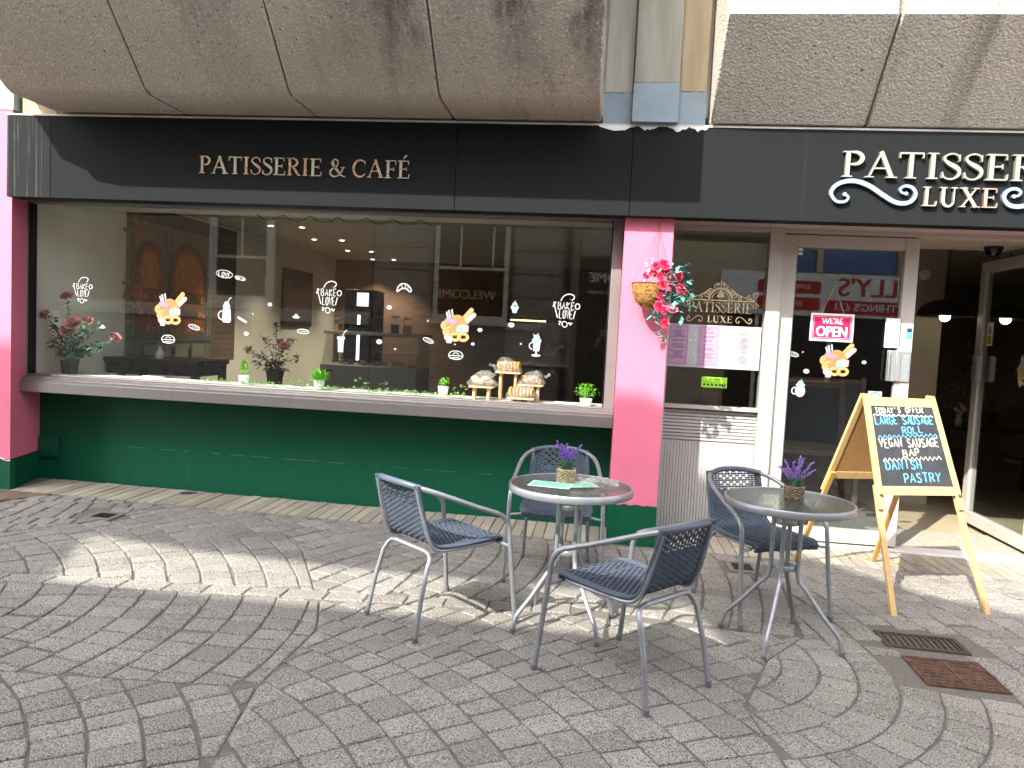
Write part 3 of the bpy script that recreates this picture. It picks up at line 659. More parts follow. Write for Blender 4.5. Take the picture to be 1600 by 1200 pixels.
# side window with ribbed panel
fr = MB(); fr.box(.444, .49, .0, .10, -.05, 2.355); fr.box(1.195, 1.30, -.01, .11, -.05, 2.355); fr.box(.491, 1.194, .0, .10, .955, .985); fr.box(.491, 1.194, .0, .10, 2.32, 2.355)
sidew = part('side_window', CREAM, fr, .003)
gl = MB(); gl.box(.491, 1.194, .045, .051, .986, 2.319); part('glass_pane', GLASS_D, gl, parent=sidew)
RIB = M('grey_white_cladding', (.40, .39, .37), .5, var=.06); cl = MB()
cl.box(.491, 1.194, .06, .09, -.05, .95)
for i in range(9): cl.prism([(.045, .712 + i * .0265), (.059, .706 + i * .0265), (.059, .7315 + i * .0265), (.045, .7275 + i * .0265)], .492, 1.193, 'x')
o = part('cladding', RIB, cl)
for i in range(31):
    x = .493 + i * .0226; m = MB(); m.prism([(x + .001, -.04), (x + .0216, -.04), (x + .0216, .70), (x + .001, .70)], .047, .0595); m.build('slat', RIB, o, bevel=.003)
# doors
def door(name, loc, rz, w, h, lab=None):
    o = MB(); st = .10
    o.box(0, st, -.03, .03, .03, h); o.box(w - st, w, -.03, .03, .03, h); o.box(st, w - st, -.03, .03, h - .09, h); o.box(st, w - st, -.03, .03, .03, .13)
    d = o.build(name, CREAM, cafe, loc=loc, rz=rz, bevel=.004); gm = MB(); gm.box(st, w - st, -.004, .002, .13, h - .09); gm.build('glass_pane', GLASS_D, d)
    gk = MB()
    for a in ((st, st + .008, .13, h - .09), (w - st - .008, w - st, .13, h - .09), (st, w - st, .13, .138), (st, w - st, h - .098, h - .09)): gk.box(a[0], a[1], -.015, .012, a[2], a[3])
    gk.build('glazing_bead', M('bead_grey', '8d8a84', .5), d)
    return d
dleaf = door('door', (1.305, .06, -.035), 0, .975, 2.35)
oleaf = door('door', (3.30, .13, -.035), R(89.5), 1.15, 2.33); oleaf['label'] = 'right-hand glazed door leaf, swung open into the cafe'; dleaf['label'] = 'left-hand glazed door leaf, closed'
def pull(d, w, side, txt):
    m = MB(); x = w - .175
    m.box(x, x + .165, side * .031, side * .045, 1.285, 1.515); m.box(x + .0, x + .012, side * .0455, side * .075, 1.29, 1.51); m.box(x + .06, x + .09, side * .0455, side * .06, 1.29, 1.51)
    h = m.build('push_plate', M('brushed_steel', 'b9bdbd', .3, .7, var=.08, vs=30, stretch=(1, 1, 30)), d, bevel=.002)
    if txt:
        q = MB(); Tm = Matrix.Translation((x + .128, -.0465, 1.40)) @ Matrix.Rotation(R(90), 4, 'Y'); put_text(q, 'P U S H', .055, 0, 0, 0, T=Tm); q.build('lettering', M('grey_ink', '8796a2', .6), h)
pull(dleaf, .975, -1, True); pull(oleaf, 1.15, 1, False); pull(oleaf, 1.15, -1, False)
m = MB(); m.box(1.301, 3.46, .0, .12, 2.322, 2.356); part('door_header', CREAM, m, .003)
m = MB(); m.box(3.36, 3.46, .0, .12, -.05, 2.32); part('door_jamb', CREAM, m, .003)
m = MB(); m.box(1.30, 3.36, -.03, .14, -.06, gz(2.3) + .012); part('threshold', M('white_threshold', 'cfcbc4', .5), m, .003)
m = MB(); m.box(3.461, 6.5, -.45, .2, .27, 2.34); o = part('pillar', PINK, m); m = MB(); m.box(3.457, 6.5, -.454, .2, -.1, .268); m.build('pillar_base', GREEN, o)
for a, b in ((2.08, 2.19),):
    m = MB(); m.box(a, b, -.010, -.006, 1.50, 1.72); m.box(a + .01, b - .01, -.018, -.0105, 1.53, 1.70)
    m.build('opening_hours_box', WHITEP, cafe, loc=(0, .04, 0))
# interior shell
PAINT = M('taupe_paint', 'a59c8b', .8, var=.05); PAINT_D = M('umber_paint', '75695c', .8, var=.06)
m = MB(); m.box(-4.80, 6.5, .25, 7.3, -.12, -.045); part('interior_floor', M('honey_vinyl_floor', (.37, .30, .20), .35, var=.12, vs=4, stretch=(1, 8, 1)), m)
m = MB(); m.box(1.31, 3.35, .13, .25, -.12, -.047); part('interior_floor', MATS['honey_vinyl_floor'], m)
m = MB(); m.box(-4.80, 6.5, .301, 7.3, 2.62, 2.75); part('ceiling', M('warm_white_ceiling', 'b5aea0', .8), m)
m = MB(); m.box(-4.90, -4.78, -.12, 7.3, -.1, 2.62); part('interior_wall', M('pale_taupe_wall', 'e4e1d6', .8, var=.03), m)
BRK = mat_brick('interior_brick', (.20, .12, .075), (.15, .085, .055), (.17, .14, .11))
m = MB(); m.box(-4.78, -.9, 7.2, 7.3, -.1, 2.62); part('interior_wall', BRK, m)
m = MB(); m.box(-.9, 6.5, 7.2, 7.3, -.1, 2.62); part('interior_wall', PAINT_D, m)
m = MB(); m.box(6.4, 6.5, .2, 7.2, -.1, 2.62); part('interior_wall', PAINT_D, m)
m = MB(); m.box(.10, .44, -.134, .9, .94, 2.62); part('interior_wall', PAINT_D, m)
m = MB(); m.box(3.05, 3.32, 2.1, 2.4, -.1, 2.619); part('interior_column', PAINT, m)
m = MB(); m.box(2.30, 3.30, .145, .80, -.0449, gz(2.8) + .003)
for i in range(30): m.box(2.31, 3.29, .15 + i * .0215, .16 + i * .0215, gz(2.8) + .003, gz(2.8) + .009)
tag(m.build('doormat', M('grey_ribbed_mat', '8b897d', .8, var=.2, vs=30)), 'ribbed grey entrance mat just inside the open door', 'doormat')
m = MB(); m.box(-5.3, 6.5, 7.35, 9, -.1, 9); m.box(-5.3, 6.5, -.2, 7.34, 2.95, 3.1); m.box(-4.95, 6.5, -.4, 7.34, 8.8, 9); part('rear_wall', CONC_S, m)

# ------------------------------------------------------------------ the other side of the street (seen in the glass)
YO = -9.5
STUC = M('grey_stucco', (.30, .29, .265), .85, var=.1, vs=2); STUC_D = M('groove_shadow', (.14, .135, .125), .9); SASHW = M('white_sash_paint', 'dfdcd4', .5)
RBRK = mat_brick('street_brick', (.34, .20, .125), (.26, .15, .10), (.34, .29, .23)); DPANE = mat_glass('dark_pane', (.45, .48, .52), 1.35)
CURT = M('net_curtain', 'bdb6a2', .9); NAVY = M('navy_paint', '1b2c48', .5)
def opp_window(parent, x0, x1, z0, z1, fw=.10, bars=((.5, 1), ), inner=None):
    y = YO + .03; m = MB()
    for a in ((x0, x0 + fw, z0, z1), (x1 - fw, x1, z0, z1), (x0 + fw, x1 - fw, z0, z0 + fw), (x0 + fw, x1 - fw, z1 - fw, z1)): m.box(a[0], a[1], y, y + .09, a[2], a[3])
    zm = z0 + (z1 - z0) * .5; m.box(x0 + fw, x1 - fw, y + .02, y + .07, zm - .03, zm + .03)
    for b, _ in bars: xb = x0 + (x1 - x0) * b; m.box(xb - .02, xb + .02, y + .022, y + .065, zm + .03, z1 - fw)
    f = m.build('window', SASHW, parent); g = MB(); g.box(x0 + fw, x1 - fw, y + .03, y + .036, z0 + fw, z1 - fw); g.build('pane', DPANE, f)
    g = MB(); g.box(x0 + fw, x1 - fw, y - .02, y - .01, z0 + fw, z1 - fw); g.build('blind', inner or CURT, f)
    m = MB(); m.box(x0 - .08, x1 + .08, YO + .02, YO + .22, z0 - .10, z0 - .002); m.build('window_sill', SASHW, f)
bA = thing('brick_building', 'brick building opposite with white sash windows, mirrored in the shop window', 'building', (0, 0, 0))
def bp(o, mats, mb, par): return mb.build(o, mats, par)
m = MB(); m.box(-13, -4.72, YO - 5, YO, 1.76, 7.5); bp('wall', RBRK, m, bA)
m = MB(); m.box(-13, -4.72, YO - 5, YO + .01, -.1, 1.5); bp('ground_floor_wall', STUC, m, bA)
m = MB(); m.box(-13, -4.72, YO - 5, YO + .16, 1.502, 1.66); m.box(-13, -4.72, YO - 5, YO + .08, 1.662, 1.758); bp('stone_ledge', M('cream_stone', 'd3ccb9', .8), m, bA)
for x in (-8.14, -11.4):
    if x > -9: opp_window(bA, x, x + 1.4, 1.80, 3.72, .17)
    opp_window(bA, x, x + 1.4, 4.9, 6.6, .14)
m = MB(); m.box(-9.0, -6.4, YO + .02, YO + .06, .80, 1.25); sg = bp('sign_board', STUC, m, bA)
q = MB(); put_text(q, 'WASTE', .26, -7.6, 1.02, YO + .062, facing=1); bp('lettering', M('faded_white', 'bcb8ad', .8), q, sg)
bB = thing('stucco_building', 'grey banded stucco building opposite, mirrored in the middle of the shop window', 'building')
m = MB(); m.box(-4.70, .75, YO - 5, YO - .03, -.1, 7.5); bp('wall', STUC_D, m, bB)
for i in range(16):
    z = -.08 + i * .455
    for a, b in ((-4.69, -3.48), (-1.86, -.55)):
        if a < -3 or i < 20:
            mm = MB(); mm.box(a, b, YO - .029, YO, z, z + .435); mm.build('stone_course', STUC, bB, bevel=.006)
m = MB(); m.box(-3.47, -1.87, YO - .02, YO + .012, 3.75, 7.4); m.box(-3.47, -1.87, YO - .02, YO + .012, -.1, 1.6); bp('wall_panel', STUC, m, bB)
opp_window(bB, -3.42, -1.93, 1.70, 3.72, .09, ((.35, 1), (.78, 1)), NAVY); opp_window(bB, -3.42, -1.93, 4.8, 6.6, .1)
q = MB(); put_text(q, 'WELCOME', .25, -2.77, 2.19, YO + .10, facing=1, bold=.006); bp('window_lettering', GOLDL, q, bB)
m = MB(); m.box(-.54, .72, YO - .025, YO + .02, -.1, 3.0); bp('shop_bay', M('near_black_paint', '151413', .5), m, bB)
m = MB(); m.box(-.50, .70, YO + .021, YO + .07, 2.2, 2.82); sg = bp('sign_board', MATS['near_black_paint'], m, bB)
q = MB(); put_text(q, 'HOME', .27, .02, 2.63, YO + .073, facing=1, bold=.006); bp('lettering', STK_W, q, sg); q = MB(); put_text(q, 'travel smart', .13, -.05, 2.36, YO + .073, facing=1); bp('lettering', STK_W, q, sg)
m = MB(); m.box(-.54, .72, YO - .02, YO + .015, 3.05, 7.4); bp('wall_panel', STUC, m, bB)
m = MB(); m.box(-.84, -.72, YO + .002, YO + .13, 0, 7.4); bp('gap_strip', GASK, m, bB)  # black strip standing in for a dark gap between the buildings
bC = thing('discount_shop_building', 'cream discount shop opposite with a red and white fascia, mirrored in the door glass', 'building')
CRM = M('cream_render', 'b9ad93', .8)
m = MB(); m.box(.77, 14, YO - 5, YO - .03, -.1, 4.3); bp('wall', CRM, m, bC)
m = MB(); m.box(2.2, 11.5, YO - .02, YO + .10, 2.10, 2.92); sg = bp('sign_board', STK_W, m, bC)
RED = M('red_sign', 'c0281e', .5)
for z0, z1, tx in ((2.52, 2.78, 'EXPERIENCED'), (2.20, 2.46, 'JUST ASK')):
    q = MB(); q.prism(arc(2.95, z0 + .05, .04, .04, 180, 270, 4) + arc(4.05, z0 + .05, .04, .04, 270, 360, 4) + arc(4.05, z1 - .05, .04, .04, 0, 90, 4) + arc(2.95, z1 - .05, .04, .04, 90, 180, 4), YO + .101, YO + .115); b_ = bp('sign_plate', RED, q, sg)
for tx_, zz_ in (('EXPERIENCED', 2.65), ('JUST ASK', 2.33)): q = MB(); put_text(q, tx_, .125, 3.5, zz_, YO + .117, facing=1); bp('lettering', STK_W, q, sg)
q = MB(); put_text(q, "KELLY'S", .50, 5.25, 2.66, YO + .104, facing=1, bold=.012); bp('lettering', RED, q, sg)
q = MB(); q.box(4.20, 6.6, YO + .1005, YO + .11, 2.16, 2.42); bp('sign_plate', RED, q, sg)
q = MB(); put_text(q, "EVERYTHING'S \u00a321", .21, 5.22, 2.29, YO + .113, facing=1, bold=.005); bp('lettering', STK_W, q, sg)
BLUE = M('blue_panel', '2f5f9c', .4)
for x0, x1 in ((3.15, 3.98), (4.10, 5.45), (5.65, 7.0)):
    m = MB(); m.box(x0, x1, YO - .02, YO + .03, 2.97, 3.95); bp('window_panel', BLUE, m, bC)
for x in (4.04, 5.55, 3.05): m = MB(); m.box(x - .05, x + .05, YO - .02, YO + .14, 2.94, 4.0); bp('mullion', CRM, m, bC)
m = MB(); m.box(2.4, 11, YO - .02, YO + .02, 0, 2.08); bp('shop_glazing', MATS['near_black_paint'], m, bC)
for x in (2.9, 4.3, 5.7, 7.1): m = MB(); m.box(x, x + .07, YO + .021, YO + .08, 0, 2.08); bp('mullion', SASHW, m, bC)
# added unseen shadow caster; its outline and slot shape the sun on the pavement
top = thing('rooftop_shadow_caster', 'added unseen slotted screen above the street opposite, shaped to cast the pavement shadows', 'building')
YT = -10.2; KX = .649
def QZ(X0, Q): return (X0 + KX * YT, Q - 1.06 * YT)
def caster_piece(pts): m = MB(); m.prism([QZ(*p) for p in pts], YT - .25, YT); bp('wall', CRM, m, top)  # slabs of the added caster, outlined along the sun rays
caster_piece([(-6.6, -4), (-1.40, -4), (-1.40, -2.40), (-2.62, -1.221), (-6.6, -1.221)])
caster_piece([(-6.6, -1.22), (-2.62, -1.22), (-1.6, -1.38), (-.6, -1.44), (1.42, -1.44), (2.8, -1.16), (1.75, -.42), (.95, .42), (.62, .57), (-6.6, .74)])
caster_piece([(1.421, -1.441), (2.16, -2.40), (2.16, -4), (5.2, -4), (5.2, -2.9), (3.95, -2.0), (3.42, -1.44), (2.801, -1.161)])
caster_piece([(-1.399, -4), (2.159, -4), (2.159, -2.40), (-1.399, -2.40)])
m = MB(); m.box(-13, .74, YT - 4, YO - .5, 7.3, 7.49); bp('flat_roof', STUC_D, m, top)

# ------------------------------------------------------------------ bistro chairs and tables
def make_chair(label, loc, ang):
    t = thing('bistro_chair', label, 'chair', (0, 0, 0), 0, 'bistro chairs outside the cafe')
    for sx in (-1, 1):
        m = MB(); m.tube(catmull([(sx * .290, .285, 0), (sx * .283, .255, .25), (sx * .276, .225, .50)], 4) + [V((sx * .274, .21, .535)), V((sx * .272, .185, .560)), V((sx * .270, .15, .577))], .0125, 9); l = m.build('leg', SILVER, t)
        c = MB(); c.lathe([(.0145, 0), (.0145, .03), (.012, .032)], 9, (sx * .29, .285, -.002), cap=True); c.build('foot_cap', M('grey_foot_cap', '55585e', .6), l)
        m = MB(); m.tube(catmull([(sx * .270, .15, .577), (sx * .258, .03, .619), (sx * .242, -.10, .668), (sx * .215, -.19, .702), (sx * .17, -.25, .722)], 5), .0125, 9); m.build('arm', SILVER, t)
        m = MB(); m.tube(catmull([(sx * .215, -.275, 0), (sx * .205, -.245, .18), (sx * .192, -.205, .34)], 4) + [V((sx * .183, -.185, .375)), V((sx * .160, -.176, .395)), V((sx * .125, -.174, .40))], .0115, 9); l = m.build('leg', SILVER, t)
        c = MB(); c.lathe([(.0135, 0), (.0135, .028), (.011, .03)], 9, (sx * .215, -.275, -.002), cap=True); c.build('foot_cap', M('grey_foot_cap', '55585e', .6), l)
        m = MB(); m.tube([(sx * .279, .238, .40), (sx * .205, .225, .408)], .008, 7); m.build('stretcher', SILVER, t)
    m = MB(); m.tube([(-.13, -.174, .40), (.13, -.174, .40)], .0115, 9); m.build('rear_crossbar', SILVER, t)
    side = [(.20, -.05, .412), (.195, -.12, .412), (.19, -.17, .43), (.186, -.21, .50), (.178, -.245, .62), (.17, -.268, .715)]
    loop = [(-a, b, c) for a, b, c in side[::-1]] + [(-.205, .10, .412), (-.195, .20, .412), (-.13, .232, .412), (.13, .232, .412), (.195, .20, .412), (.205, .10, .412)] + side
    m = MB(); m.tube(catmull(loop, 4), .0095, 8); m.build('seat_frame', SILVER, t)
    m = MB(); pts = catmull([(-.175, -.249, .722), (-.09, -.29, .736), (0, -.302, .740), (.09, -.29, .736), (.175, -.249, .722)], 5)
    m.tube(pts, [.0155] * len(pts), 9); m.build('top_rail', DSLEEVE, t)
    # woven mat: seat and back, side bands plus cross ribs
    prof = catmull([(0, .242, .395), (0, .252, .418), (0, .235, .434), (0, .12, .432), (0, 0, .428), (0, -.10, .428), (0, -.158, .438), (0, -.195, .478), (0, -.222, .56), (0, -.250, .65), (0, -.272, .735)], 9)
    L = [0]
    for i in range(1, len(prof)): L.append(L[-1] + (prof[i] - prof[i - 1]).length)
    def at(s):
        s = max(0, min(L[-1] - 1e-6, s)); i = max(k for k in range(len(L)) if L[k] <= s); f = (s - L[i]) / (L[i + 1] - L[i])
        p = prof[i].lerp(prof[i + 1], f); tt = (prof[i + 1] - prof[i]).normalized(); return p, V((0, -tt.z, tt.y)) * 1.0
    split = next(L[i] for i in range(len(prof)) if prof[i].y < -.175)
    def halfw(p): return .212 - max(0, -.02 - p.y) * .125 - max(0, p.y - .20) * .35
    for nm, s0, s1 in (('seat', 0, split), ('backrest', split, L[-1])):
        m = MB(); step = .0125; s = s0; back = nm == 'backrest'
        while s < s1 - .004:                                # cross ribs
            p, n = at(s + step / 2); w = halfw(p) - .012; hw = .0058 if not back else .0050
            q, _ = at(s + step / 2 + .001); tt = (q - p).normalized(); N = tt.cross(V((1, 0, 0)))
            k = 15; wob = .0028
            for j in range(k):
                xa, xb = -w + 2 * w * j / k, -w + 2 * w * (j + 1) / k
                sg = 1 if (j + int(s / step)) % 2 else -1
                c0 = p + N * (wob * sg); a, b = c0 - tt * hw, c0 + tt * hw
                if back and s > s1 - .13 and 3 <= j < k - 3 and (int(s / step) % 3 == j % 2): continue
                d = N * .0016
                vs = [a - d, b - d, b + d, a + d]; vs = [(xa, v.y, v.z) for v in vs] + [(xb, v.y, v.z) for v in vs]
                m.add(vs, [(0, 1, 5, 4), (1, 2, 6, 5), (2, 3, 7, 6), (3, 0, 4, 7)])
            s += step
        k2 = 12; e1 = s1 - (.11 if back else 0); vs = []      # closed weave, left open near the top of the back
        for i in range(k2 + 1):
            p, n = at(s0 + (e1 - s0) * i / k2); w = halfw(p) - .006
            vs += [(-w, p.y - (.001 if back else 0), p.z - (0 if back else .001)), (w, p.y - (.001 if back else 0), p.z - (0 if back else .001))]
        m.add(vs, [(2 * i, 2 * i + 1, 2 * i + 3, 2 * i + 2) for i in range(k2)])
        for j in range(1, 15):                              # warp strands
            f = -1 + 2 * j / 15
            prv = None
            ks = max(4, int((s1 - s0) / .04)); pts = []
            for i in range(ks + 1): p, n = at(s0 + (s1 - s0) * i / ks); pts.append((f * (halfw(p) - .012), p.y, p.z))
            m.tube(pts, .0024, 4)
        ks = 16
        for sx in (-1, 1):                                  # solid moulded edge bands
            pts = []
            for i in range(ks + 1): p, n = at(s0 + (s1 - s0) * i / ks); pts.append((sx * halfw(p), p.y, p.z))
            for w_ in (0, .012, .024): m.tube([(a - sx * w_, b, c) for a, b, c in pts], .0085, 6)
        if not back:
            pts = [(x, .247 - .9 * x * x * .2, .418) for x in (-.19, -.1, 0, .1, .19)]; m.tube(pts, .0105, 7); m.tube([(a, b - .002, c - .014) for a, b, c in pts], .0085, 7)
        m.build(nm, WEAVE, t)
    return t
def face(dx, dy): return atan2(dy, dx) - pi / 2
ch = make_chair('slate bistro chair in the foreground seen from behind, right of the left-hand table', None, 0)
ch.location = (.180, -2.700, gz(.18)); ch.rotation_euler.z = face(-.755, .657)
dup(ch, 'slate bistro chair left of the left-hand table, turned to the right, nearest the lit strip', (-.775, -2.245, gz(-.78)), face(.665, .747))
dup(ch, 'slate bistro chair against the green wall, behind the table with the menus', (-.235, -1.30, gz(-.2)), face(.03, -1))
dup(ch, 'slate bistro chair in front of the white ribbed panel, tucked under the right-hand table', (.925, -1.60, gz(.9)), face(.434, -.9))
def make_table(label):
    t = thing('bistro_table', label, 'table', (0, 0, 0), 0, 'round glass bistro tables')
    m = MB(); m.lathe([(.304, .690), (.312, .690), (.315, .694), (.315, .722), (.312, .726), (.304, .726), (.302, .722), (.302, .694), (.304, .690)], 56); m.build('rim', SILVER, t)
    m = MB(); m.lathe([(.0001, .7165), (.3015, .7165), (.3015, .7225), (.0001, .7225)], 56); m.build('glass_top', TGLASS, t)
    for k in range(4):
        a = k * pi / 2; P = [(.28, .686), (.20, .684), (.085, .676), (.066, .655), (.066, .50), (.066, .365), (.078, .318), (.118, .275), (.205, .165), (.262, .105), (.282, .078), (.291, .04), (.298, 0)]
        m = MB(); m.tube([(r * cos(a), r * sin(a), z) for r, z in P], .0115, 9); l = m.build('leg', SILVER, t)
        c = MB(); c.lathe([(.013, 0), (.013, .02), (.011, .022)], 9, (.298 * cos(a), .298 * sin(a), -.001), cap=True); c.build('foot_cap', M('grey_foot_cap', '55585e', .6), l)
    for z in (.60, .37):
        m = MB(); m.lathe([(.028, z), (.054, z), (.056, z + .003), (.056, z + .022), (.054, z + .025), (.028, z + .025), (.028, z)], 24); m.build('collar', SILVER, t)
    return t
tb = make_table('round glass-topped bistro table with green menu sheets, left of the two tables')
tb.location = (-.125, -2.165, gz(-.1)); tb.rotation_euler.z = R(35)
dup(tb, 'round glass-topped bistro table with only a lavender basket, near the chalkboard', (.962, -2.085, gz(.96)), R(64.5))
TL, TR = (-.125, -2.165, gz(-.1) + .7228), (.962, -2.085, gz(.96) + .7228)
# things on the tables
STRAW = M('seagrass_weave', (.42, .32, .20), .85, var=.45, vs=60); STRAW_D = M('dark_willow_weave', (.16, .115, .085), .85, var=.45, vs=60)
LAVL = M('lavender_leaf', (.11, .22, .13), .7, var=.3, vs=90); LAV = M('lavender_flower', (.17, .085, .38), .8, var=.3, vs=120); LAVD = M('purple_lavender_flower', (.20, .12, .36), .8, var=.3, vs=120)
def leaf(m, p, d, l, w, droop=.15, curl=.25):
    d = V(d).normalized(); s = d.cross(V((0, 0, 1)));
    if s.length < .05: s = V((1, 0, 0))
    s.normalize(); n = s.cross(d); p = V(p); q = p + d * l * .5 + n * l * curl * .3; e = p + d * l - V((0, 0, droop * l))
    m.add([p, q + s * w / 2 - n * w * .15, q, q - s * w / 2 - n * w * .15, e], [(0, 1, 2), (0, 2, 3), (1, 4, 2), (2, 4, 3)])
def lavender(label, loc, wm, fm, seed, r=.042, h=.072, spread=.6):
    random.seed(seed); t = thing('lavender_pot', label, 'potted plant', loc, ru(0, 6))
    m = MB(); rows = 9
    for k in range(rows):
        z = .004 + (h - .008) * k / (rows - 1); pts = [((r * (.97 + .05 * z / h) + .0042 * sin(11 * a + pi * k)) * cos(a), (r * (.97 + .05 * z / h) + .0042 * sin(11 * a + pi * k)) * sin(a), z + .0012 * sin(5 * a + k)) for a in [2 * pi * i / 66 for i in range(66)]]
        m.tube(pts, .0046, 5, closed=True)
    for i in range(22):
        a = 2 * pi * i / 22; m.tube([(r * .98 * cos(a), r * .98 * sin(a), 0), (r * 1.02 * cos(a), r * 1.02 * sin(a), h + .002)], .0030, 4)
    m.lathe([(.0001, .002), (r * .95, .002)], 16); m.lathe([(r * .95, h * .8), (.0001, h * .82)], 16)
    m.build('basket', wm, t)
    m = MB()
    for i in range(150):
        a, b = ru(0, 2 * pi), ru(.3, 1.15); leaf(m, (ru(0, .025) * cos(a), ru(0, .025) * sin(a), h * .85), (cos(a) * b * .6, sin(a) * b * .6, 1), ru(.03, .085), ru(.005, .009))
    m.build('foliage', LAVL, t)
    for i in range(11):
        a = ru(0, 2 * pi); b = ru(.1, spread); d = V((cos(a) * b, sin(a) * b, 1)).normalized(); p0 = V((0, 0, h)); L = ru(.085, .155); m = MB()
        bend = V((cos(a), sin(a), 0)) * .02; top_ = p0 + d * L + bend; m.tube([p0, p0 + d * L * .5, top_], .0012, 4)
        for j in range(26):
            f = .42 + .6 * j / 26; c = p0 + d * L * f + bend * f * f + V((ru(-1, 1), ru(-1, 1), ru(-.6, .6))) * .0058 * (1.25 - .5 * j / 26)
            m.ball(c, (ru(.003, .0048), ru(.003, .0048), ru(.004, .006)), 5, 4)
        m.build('flower_spike', fm, t)
    random.seed(99 + seed); return t
lavender('purple lavender in a pale seagrass basket, on the table with green menus', (TL[0] - .03, TL[1] + .06, TL[2]), STRAW, LAV, 4, spread=.45)
lavender('purple lavender in a dark woven basket, on the right-hand table', (TR[0] + .035, TR[1] + .055, TR[2]), STRAW_D, LAVD, 9, r=.044, h=.064, spread=.9)
MINT = M('mint_green_print', '7fcfae', .5, var=.3, vs=16)
for i, (dx, dy, rz, w, d, lb) in enumerate(((-.10, -.04, -8, .21, .15, 'glossy green menu leaflet in the plastic sleeve at the front, under the lavender'), (.03, .02, 24, .19, .14, 'green and white menu leaflet partly under the other, right of the lavender basket'))):
    t = thing('menu_leaflet', lb, 'leaflet', (TL[0] + dx, TL[1] + dy, TL[2] + .0006 + .0022 * (1 - i)), R(rz))
    m = MB(); m.box(-w / 2, w / 2, -d / 2, d / 2, 0, .0008); m.build('sheet', M('leaflet_white', 'd6dde0', .4), t)
    m = MB(); m.box(-w / 2 + .012, w / 2 - .012, -d / 2 + .012, d / 2 - .012, .0009, .0012); m.build('print', MINT, t)
random.seed(31)
m = MB()
pts = []
for i in range(9):
    for j in range(9):
        x, y = i / 8 - .5, j / 8 - .5; pts.append((x * .19 + ru(-.012, .012), y * .15 + ru(-.012, .012), .010 + .030 * abs(sin(5 * x + 3 * y)) * (1 - abs(x)) + ru(0, .02)))
m.add(pts, [(i * 9 + j, i * 9 + j + 1, (i + 1) * 9 + j + 1, (i + 1) * 9 + j) for i in range(8) for j in range(8)])
tag(m.build('plastic_sleeve', FILM, loc=(TL[0] + .135, TL[1] - .03, TL[2] + .001), rz=R(15)), 'crumpled clear plastic wrapper lying on the left-hand table beside the menus', 'wrapper')

# ------------------------------------------------------------------ chalkboard A-frame
AB = thing('a_frame_chalkboard', "pine A-frame chalkboard reading today's offer, by the open door", 'sandwich board', (1.858, -.93, gz(1.86)), R(18))
HT, DEP = 1.215, .52
def rail(xt, yt, zt, xb, yb, zb, w, th, mt, name, par, off=0, bev=.002):
    """a board from (xt,yt,zt) down to (xb,yb,zb); w across, th deep"""
    a, b = V((xt, yt, zt)), V((xb, yb, zb)); d = (a - b).normalized(); s = V((1, 0, 0)) - d * d.x; s.normalize(); n = d.cross(s)
    m = MB(); vs = []
    for p in (b, a):
        for u, v in ((-1, -1), (1, -1), (1, 1), (-1, 1)): vs.append(p + s * u * w / 2 + n * (v * th / 2 + off))
    m.add(vs, [(0, 3, 2, 1), (4, 5, 6, 7), (0, 1, 5, 4), (1, 2, 6, 5), (2, 3, 7, 6), (3, 0, 4, 7)]); return m.build(name, mt, par, bevel=bev)
